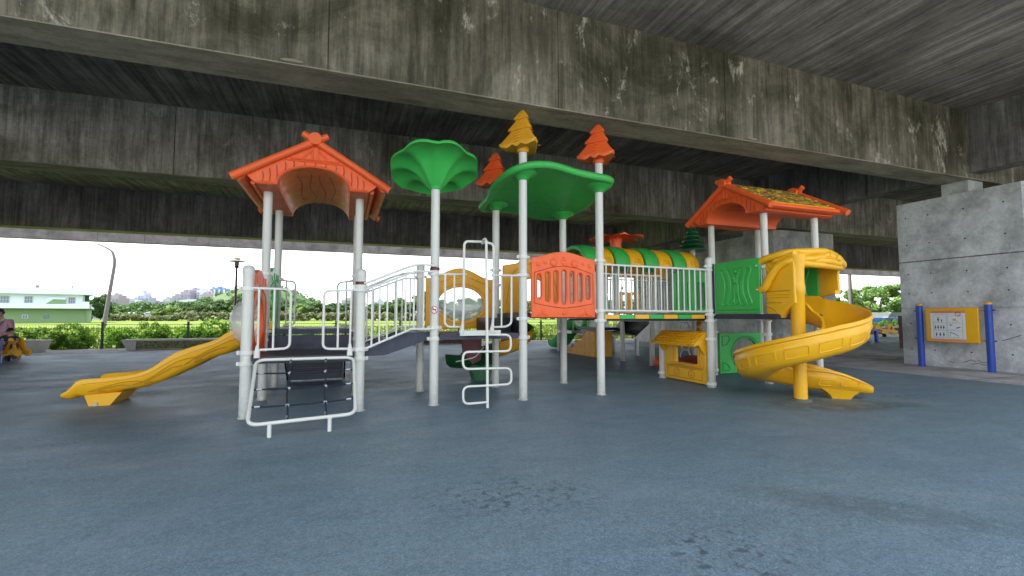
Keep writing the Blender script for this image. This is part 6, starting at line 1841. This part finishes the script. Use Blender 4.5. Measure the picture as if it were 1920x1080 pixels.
for (px, lab, ln, mt) in ((1640, 'parked blue and grey pickup truck partly hidden by the fence', 4.6, 'tarp'), (1682, 'parked silver car with blue stripe at the pier edge', 4.0, 'silver')):
    x, y = P(px, 44); ang = math.radians(-20)
    t = thing('parked_car', lab, 'car', (x, y, 0), rotz=ang)
    R_ = Matrix.Translation((x, y, 0)) @ Matrix.Rotation(ang, 4, 'Z')
    f = lambda u_, v_, d_: tuple(R_ @ Vector((u_, d_, v_)))
    h = ln / 2
    MB().prism([(-h, 0.35), (h, 0.35), (h, 0.8), (h * 0.7, 0.92), (-h, 0.95)], f, -0.85, 0.85).build('body', M[mt], t)
    MB().prism([(-h * 0.8, 0.94), (h * 0.62, 0.92), (h * 0.3, 1.42), (-h * 0.6, 1.45)], f, -0.75, 0.75).build('cabin', M['glass'] if mt == 'silver' else M['silver'], t)
    for s in (-1, 1):
        for v in (-0.82, 0.82):
            p = R_ @ Vector((s * h * 0.62, v, 0.32))
            MB().tube([tuple(R_ @ Vector((s * h * 0.62, v - 0.1, 0.32))), tuple(R_ @ Vector((s * h * 0.62, v + 0.1, 0.32)))], 0.32, 16).build('wheel', M['black'], t)
x, y = P(1622, 20.2)
tb = thing('play_table', 'small navy blue play table with thick legs on the green rubber floor', 'table', (x, y, 0))
MB().box(x - 0.42, x + 0.42, y - 0.3, y + 0.3, 0.47, 0.55).build('table_top', M['blue'], tb)
for (dx, dy) in ((-0.3, -0.2), (0.3, -0.2), (-0.3, 0.2), (0.3, 0.2)):
    MB().lathe((x + dx, y + dy, 0), [(0.10, 0.004), (0.08, 0.03), (0.085, 0.47)], 12).build('leg', M['blue'], tb)
MB().tube([(x - 0.2, y, 0.57), (x - 0.1, y, 0.62), (x + 0.1, y, 0.62), (x + 0.2, y, 0.57)], 0.018, 6).build('table_handle', M['salmon'], tb)

def rider(label, x, y, rot, n_heads=1, s=1.0, patches=True):
    """spring rider: two cut-out side boards, seat, handle, footrest and coil spring"""
    t = thing('spring_rider', label, 'spring rider', (x, y, 0), rotz=rot)
    Rm = Matrix.Translation((x, y, 0)) @ Matrix.Rotation(rot, 4, 'Z') @ Matrix.Scale(s, 4)
    f = lambda u, v, d: tuple(Rm @ Vector((u, d, v)))
    body = [(-0.62, 0.36), (-0.50, 0.22), (-0.3, 0.26), (-0.15, 0.18), (0.15, 0.18), (0.3, 0.24), (0.52, 0.16), (0.62, 0.25), (0.60, 0.34), (0.45, 0.38), (0.38, 0.58), (0.30, 0.72), (0.18, 0.70), (0.16, 0.52), (0.05, 0.44), (-0.2, 0.44), (-0.3, 0.60), (-0.42, 0.66), (-0.50, 0.52)]
    for d in (-0.15, 0.12):
        MB().prism([tuple(p) for p in smooth_path([Vector((a_, b_)) for a_, b_ in body + [body[0]]], 3)[:-1]], f, d, d + 0.03).build('side_board', M['yellow'], t)
    MB().prism([(-0.22, 0.44), (0.08, 0.44), (0.08, 0.48), (-0.22, 0.48)], f, -0.2, 0.2).build('seat', M['blue'], t)
    MB().tube([f(0.22, 0.62, -0.28), f(0.22, 0.62, 0.28)], 0.016 * s, 8).build('handle', M['steel'], t)
    MB().tube([f(0.16, 0.26, -0.28), f(0.16, 0.26, 0.28)], 0.016 * s, 8).build('footrest', M['steel'], t)
    coil = [f(0.09 * math.cos(k * 0.5), 0.01 + 0.17 * k / 60, 0.09 * math.sin(k * 0.5)) for k in range(61)]
    MB().tube(coil, 0.016 * s, 6).build('spring', M['black'], t)
    for d in (-0.156, 0.15):
        MB().prism([(-0.42, 0.42), (-0.30, 0.34), (-0.18, 0.38), (-0.22, 0.28), (-0.4, 0.30)], f, d, d + 0.006).prism([(0.22, 0.36), (0.34, 0.44), (0.30, 0.56), (0.24, 0.50)], f, d, d + 0.006).build('painted_patch', M['brownwall'], t)
    return t
x, y = P(1655, 25); rider('yellow spring rider right of the blue play table on the green floor', x, y, -0.4)
x, y = P(1588, 26); rider('yellow spring rider mostly hidden behind the spiral slide trough', x, y, -0.35)
rx, ry = P(20, 11.6)
rider('yellow and brown animal spring rider carrying the small child', rx, ry, math.radians(-22), s=0.80)
# blue post at the left edge of the view
x, y = P(-2, 11.0)
t = thing('spring_rider', 'blue spring rider cut by the left edge of the view', 'spring rider', (x, y, 0))
MB().lathe((x, y, 0), [(0.12, 0), (0.10, 0.05), (0.08, 0.3)], 14).build('spring', M['blue'], t)
MB().box(x - 0.4, x + 0.06, y - 0.12, y + 0.12, 0.30, 0.56).build('side_board', M['blue'], t)

# ------------------------------------------------------------------ people
def skin(name, J, E_, mat, parent, sub=2):
    names = list(J)
    me = bpy.data.meshes.new(name)
    me.from_pydata([J[n][0] for n in names], [(names.index(a_), names.index(b_)) for a_, b_ in E_], [])
    o = place(name, me, parent)
    md = o.modifiers.new('skin', 'SKIN')
    md.use_smooth_shade = True
    for i, n in enumerate(names):
        r = J[n][1]
        me.skin_vertices[0].data[i].radius = (r, r) if not hasattr(r, '__len__') else r
        me.skin_vertices[0].data[i].use_root = (i == 0)
    sd = o.modifiers.new('subdivision', 'SUBSURF'); sd.levels = sub; sd.render_levels = sub
    me.materials.append(mat)
    return o

def person(label, base, rot, pose, cloth, legs, scale=1.0, cap=None, skin_m='skin', extra=None, shoes='shoe', sleeves=True):
    """pose: joint positions in the person's own frame (x right, y forward, z up)"""
    t = thing('person', label, 'person', base, rotz=rot)
    Rm = Matrix.Translation(base) @ Matrix.Rotation(rot, 4, 'Z') @ Matrix.Scale(scale, 4)
    g = lambda p: tuple(Rm @ Vector(p))
    r = lambda v: v * scale
    J = {'pelvis': (g(pose['pelvis']), r(0.115)), 'waist': (g(lp(pose['pelvis'], pose['chest'], 0.5)), r(0.105)), 'chest': (g(pose['chest']), r(0.125)), 'neck': (g(pose['neck']), r(0.05)), 'head0': (g(lp(pose['neck'], pose['head'], 0.6)), r(0.055))}
    Ed = [('pelvis', 'waist'), ('waist', 'chest'), ('chest', 'neck'), ('neck', 'head0')]
    hands = []
    for s in ('l', 'r'):
        J['sh' + s] = (g(pose['sh' + s]), r(0.055)); J['el' + s] = (g(pose['el' + s]), r(0.04)); J['wr' + s] = (g(pose['wr' + s]), r(0.027))
        J['hip' + s] = (g(pose['hip' + s]), r(0.09)); J['kn' + s] = (g(pose['kn' + s]), r(0.06)); J['an' + s] = (g(pose['an' + s]), r(0.038)); J['to' + s] = (g(pose['to' + s]), r(0.035))
        Ed += [('chest', 'sh' + s), ('sh' + s, 'el' + s), ('el' + s, 'wr' + s), ('pelvis', 'hip' + s), ('hip' + s, 'kn' + s), ('kn' + s, 'an' + s), ('an' + s, 'to' + s)]
        # hand: palm and five fingers
        w_ = Vector(pose['wr' + s]); dr = (w_ - Vector(pose['el' + s])).normalized()
        sdv = dr.cross(Vector((0, 0, 1))).normalized() if abs(dr.z) < 0.95 else Vector((1, 0, 0))
        dn = dr.cross(sdv).normalized()
        J['palm' + s] = (g(w_ + dr * 0.06), r(0.026)); Ed.append(('wr' + s, 'palm' + s))
        for k in range(5):
            off = sdv * (0.03 - 0.015 * k) if k < 4 else sdv * 0.05
            L_ = (0.075, 0.085, 0.08, 0.062, 0.045)[k]
            b0 = w_ + dr * (0.085 if k < 4 else 0.03) + off
            hands.append([g(b0), g(b0 + dr * L_ * 0.55 + dn * 0.008 + (sdv * 0.01 if k == 4 else Vector())), g(b0 + dr * L_ * 0.85 + dn * 0.028)])
    body = skin('body', J, Ed, M[skin_m], t)
    fm = MB()
    for h_ in hands: fm.tube(h_, r(0.0095), 6)
    fm.build('fingers', M[skin_m], body)
    # head with face
    hc = Vector(pose['head']); fx_, fy_ = Vector(pose.get('face', (0, 1, 0))).normalized(), None
    sdv = fx_.cross(Vector((0, 0, 1))).normalized()
    upv = sdv.cross(fx_)
    hd_ = MB()
    rings = []
    for i in range(11):
        tt_ = math.pi * i / 10
        ring = []
        for k in range(18):
            a_ = 2 * math.pi * k / 18
            ux_, uy_ = math.sin(tt_) * math.cos(a_), math.sin(tt_) * math.sin(a_)
            zz = math.cos(tt_)
            narrow = 1 - 0.22 * max(0, -zz)
            ring.append(g(hc + sdv * ux_ * 0.078 * narrow + fx_ * uy_ * 0.095 * narrow + upv * zz * 0.118))
        rings.append(ring)
    hd_.sweep(rings)
    head = hd_.build('head', M[skin_m], t, angle=80)
    MB().tube([g(hc + fx_ * 0.090 + upv * 0.02), g(hc + fx_ * 0.112 - upv * 0.02), g(hc + fx_ * 0.09 - upv * 0.03)], [r(0.008), r(0.014), r(0.01)], 6).build('nose', M[skin_m], head)
    for s in (-1, 1):
        MB().sphere(g(hc + fx_ * 0.086 + sdv * s * 0.032 + upv * 0.012), r(0.011), n=8, m=6).build('eye', M['hair'], head)
        MB().sphere(g(hc + sdv * s * 0.078), r(0.012), r(0.02), r(0.03), 8, 6).build('ear', M[skin_m], head)
    MB().tube([g(hc + fx_ * 0.084 - sdv * 0.022 - upv * 0.056), g(hc + fx_ * 0.092 - upv * 0.060), g(hc + fx_ * 0.084 + sdv * 0.022 - upv * 0.056)], r(0.006), 6).build('mouth', M['salmon'], head)
    hr = MB(); rings = []
    for i in range(6):
        tt_ = 0.62 * math.pi * i / 5
        rings.append([g(hc - fx_ * 0.012 + upv * (0.008 + math.cos(tt_) * 0.122) + sdv * math.sin(tt_) * math.cos(a_) * 0.086 + fx_ * (math.sin(tt_) * math.sin(a_) * 0.100 - (0.045 * (i / 5) ** 2 if math.sin(a_) > 0 else 0))) for a_ in [2 * math.pi * k / 18 for k in range(18)]])
    hr.sweep(rings, cap=False).build('hair', M['hair'], head, angle=80)
    if cap:
        cm2 = MB(); rings = []
        for i in range(5):
            tt_ = 0.48 * math.pi * i / 4
            rings.append([g(hc + upv * (0.03 + math.cos(tt_) * 0.105) + sdv * math.sin(tt_) * math.cos(a_) * 0.096 + fx_ * math.sin(tt_) * math.sin(a_) * 0.110) for a_ in [2 * math.pi * k / 18 for k in range(18)]])
        cm2.sweep(rings, cap=False)
        cm2.prism([(-0.075, 0.09), (0.075, 0.09), (0.06, 0.15), (0.0, 0.175), (-0.06, 0.15)], lambda u_, v_, d_: g(hc + sdv * u_ + fx_ * v_ + upv * (0.036 + d_ - 0.12 * max(0, v_ - 0.09))), 0, 0.008)
        cm2.build('cap', M[cap], head, angle=60)
    # clothes as slightly fuller skins
    JJ = {'waist0': (g(lp(pose['pelvis'], pose['chest'], 0.02)), r(0.135)), 'w': (g(lp(pose['pelvis'], pose['chest'], 0.5)), r(0.125)), 'c': (g(pose['chest']), r(0.145)), 'n': (g(lp(pose['chest'], pose['neck'], 0.75)), r(0.07))}
    EE = [('waist0', 'w'), ('w', 'c'), ('c', 'n')]
    for s in ('l', 'r'):
        JJ['s' + s] = (g(pose['sh' + s]), r(0.068)); JJ['m' + s] = (g(lp(pose['sh' + s], pose['el' + s], 0.95 if sleeves else 0.6)), r(0.055))
        EE += [('c', 's' + s), ('s' + s, 'm' + s)]
        if sleeves:
            JJ['e' + s] = (g(lp(pose['el' + s], pose['wr' + s], 0.8)), r(0.042)); EE.append(('m' + s, 'e' + s))
    skin('shirt', JJ, EE, M[cloth], t)
    JJ = {'p': (g(pose['pelvis']), r(0.135))}; EE = []
    for s in ('l', 'r'):
        JJ['h' + s] = (g(pose['hip' + s]), r(0.105)); JJ['k' + s] = (g(lp(pose['hip' + s], pose['kn' + s], 0.95)), r(0.078)); EE += [('p', 'h' + s), ('h' + s, 'k' + s)]
        if legs != 'red_cloth':
            JJ['a' + s] = (g(lp(pose['kn' + s], pose['an' + s], 0.9)), r(0.055)); EE.append(('k' + s, 'a' + s))
        MB().tube([g(Vector(pose['an' + s]) + Vector((0, 0, 0.02))), g(lp(pose['an' + s], pose['to' + s], 0.5)), g(pose['to' + s])], [r(0.045), r(0.05), r(0.04)], 10).build('shoe', M[shoes], t)
    skin('trousers', JJ, EE, M[legs], t)
    return t, g, r

# woman sitting behind the child
wx, wy = P(14, 12.2)
seat_pose = dict(pelvis=(0, 0, 0.52), chest=(0, 0.10, 0.90), neck=(0, 0.14, 1.06), head=(0, 0.20, 1.20), face=(0.45, 1, -0.45),
                 shl=(-0.19, 0.10, 0.98), ell=(-0.34, 0.22, 0.74), wrl=(-0.22, 0.42, 0.62), shr=(0.19, 0.10, 0.98), elr=(0.42, 0.02, 0.84), wrr=(0.20, 0.16, 0.66),
                 hipl=(-0.12, 0.05, 0.50), knl=(-0.16, 0.46, 0.50), anl=(-0.16, 0.48, 0.09), tol=(-0.16, 0.64, 0.045), hipr=(0.12, 0.05, 0.50), knr=(0.16, 0.46, 0.50), anr=(0.16, 0.44, 0.09), tor=(0.16, 0.60, 0.045))
wt, wg, wr_ = person('seated woman in dark cap and mauve top with pale scarf', (wx, wy, 0.0), math.radians(180 - 12), seat_pose, 'pink', 'dark_cloth', 1.0, cap='dark_cloth')
MB().tube(smooth_path([wg((-0.10, 0.16, 1.04)), wg((-0.07, 0.25, 0.98)), wg((0.0, 0.29, 0.86)), wg((0.02, 0.30, 0.80))], 5), 0.028, 8).tube(smooth_path([wg((0.10, 0.16, 1.04)), wg((0.07, 0.25, 0.98)), wg((0.02, 0.29, 0.86))], 5), 0.028, 8).build('scarf', M['scarf'], wt)
stool = thing('bench', 'low dark bench the seated woman sits on', 'bench', (wx, wy, 0))
MB().box(wx - 0.5, wx + 0.3, wy - 0.18, wy + 0.22, 0.36, 0.41).build('bench_seat', M['brownwall'], stool)
for dx in (-0.42, 0.22): MB().box(wx + dx - 0.03, wx + dx + 0.03, wy - 0.15, wy + 0.18, 0.004, 0.36).build('bench_leg', M['brownwall'], stool)
# child astride the rider
ride = dict(pelvis=(0, 0, 0.86), chest=(0, 0.06, 1.14), neck=(0, 0.08, 1.27), head=(0, 0.12, 1.44), face=(0.55, 1, -0.35),
            shl=(-0.15, 0.06, 1.20), ell=(-0.22, 0.25, 1.05), wrl=(-0.16, 0.42, 1.02), shr=(0.15, 0.06, 1.20), elr=(0.22, 0.25, 1.05), wrr=(0.16, 0.42, 1.02),
            hipl=(-0.12, 0.02, 0.84), knl=(-0.28, 0.26, 0.74), anl=(-0.27, 0.20, 0.38), tol=(-0.28, 0.34, 0.33), hipr=(0.12, 0.02, 0.84), knr=(0.28, 0.26, 0.74), anr=(0.27, 0.20, 0.38), tor=(0.28, 0.34, 0.33))
cx_, cy_ = rx + 0.06, ry - 0.02
person('small child in dark cap, navy shirt and red shorts riding the spring rider', (cx_, cy_, -0.17), math.radians(-22 - 140), ride, 'dark_cloth', 'red_cloth', 0.64, cap='black_cloth', sleeves=False)
# two visitors beyond the bridge
walk = dict(pelvis=(0, 0, 0.95), chest=(0, 0.02, 1.32), neck=(0, 0.03, 1.48), head=(0, 0.05, 1.63), face=(0, 1, -0.1),
            shl=(-0.19, 0.02, 1.40), ell=(-0.25, -0.02, 1.12), wrl=(-0.24, 0.10, 0.90), shr=(0.19, 0.02, 1.40), elr=(0.26, 0.04, 1.12), wrr=(0.25, 0.14, 0.92),
            hipl=(-0.10, 0, 0.92), knl=(-0.11, 0.12, 0.50), anl=(-0.11, 0.10, 0.09), tol=(-0.11, 0.24, 0.05), hipr=(0.10, 0, 0.92), knr=(0.11, -0.02, 0.50), anr=(0.11, -0.16, 0.10), tor=(0.11, -0.02, 0.05))
x, y = P(1264, 20.5)
vt, vg, vr = person('standing visitor in tan shirt with black shoulder bag, seen under the bridge', (x, y, 0), math.radians(-40), walk, 'tan_cloth', 'black_cloth', 1.0, sleeves=False)
MB().tube([vg((-0.16, 0.1, 1.44)), vg((0.0, 0.17, 1.25)), vg((0.19, 0.1, 1.02)), vg((0.2, -0.08, 1.0)), vg((0.0, -0.15, 1.22)), vg((-0.16, -0.06, 1.44))], 0.016, 6, closed=True).box(vg((0.2, 0, 0))[0] - 0.1, vg((0.2, 0, 0))[0] + 0.1, vg((0.2, 0, 0))[1] - 0.06, vg((0.2, 0, 0))[1] + 0.06, 0.84, 1.04).build('shoulder_bag', M['black_cloth'], vt)
x, y = P(1316, 18.0)
person('standing visitor in dark grey clothes beside the shop counter post', (x, y, 0), math.radians(150), walk, 'grey_cloth', 'dark_cloth', 0.97)
print('objects', len(SC.objects))
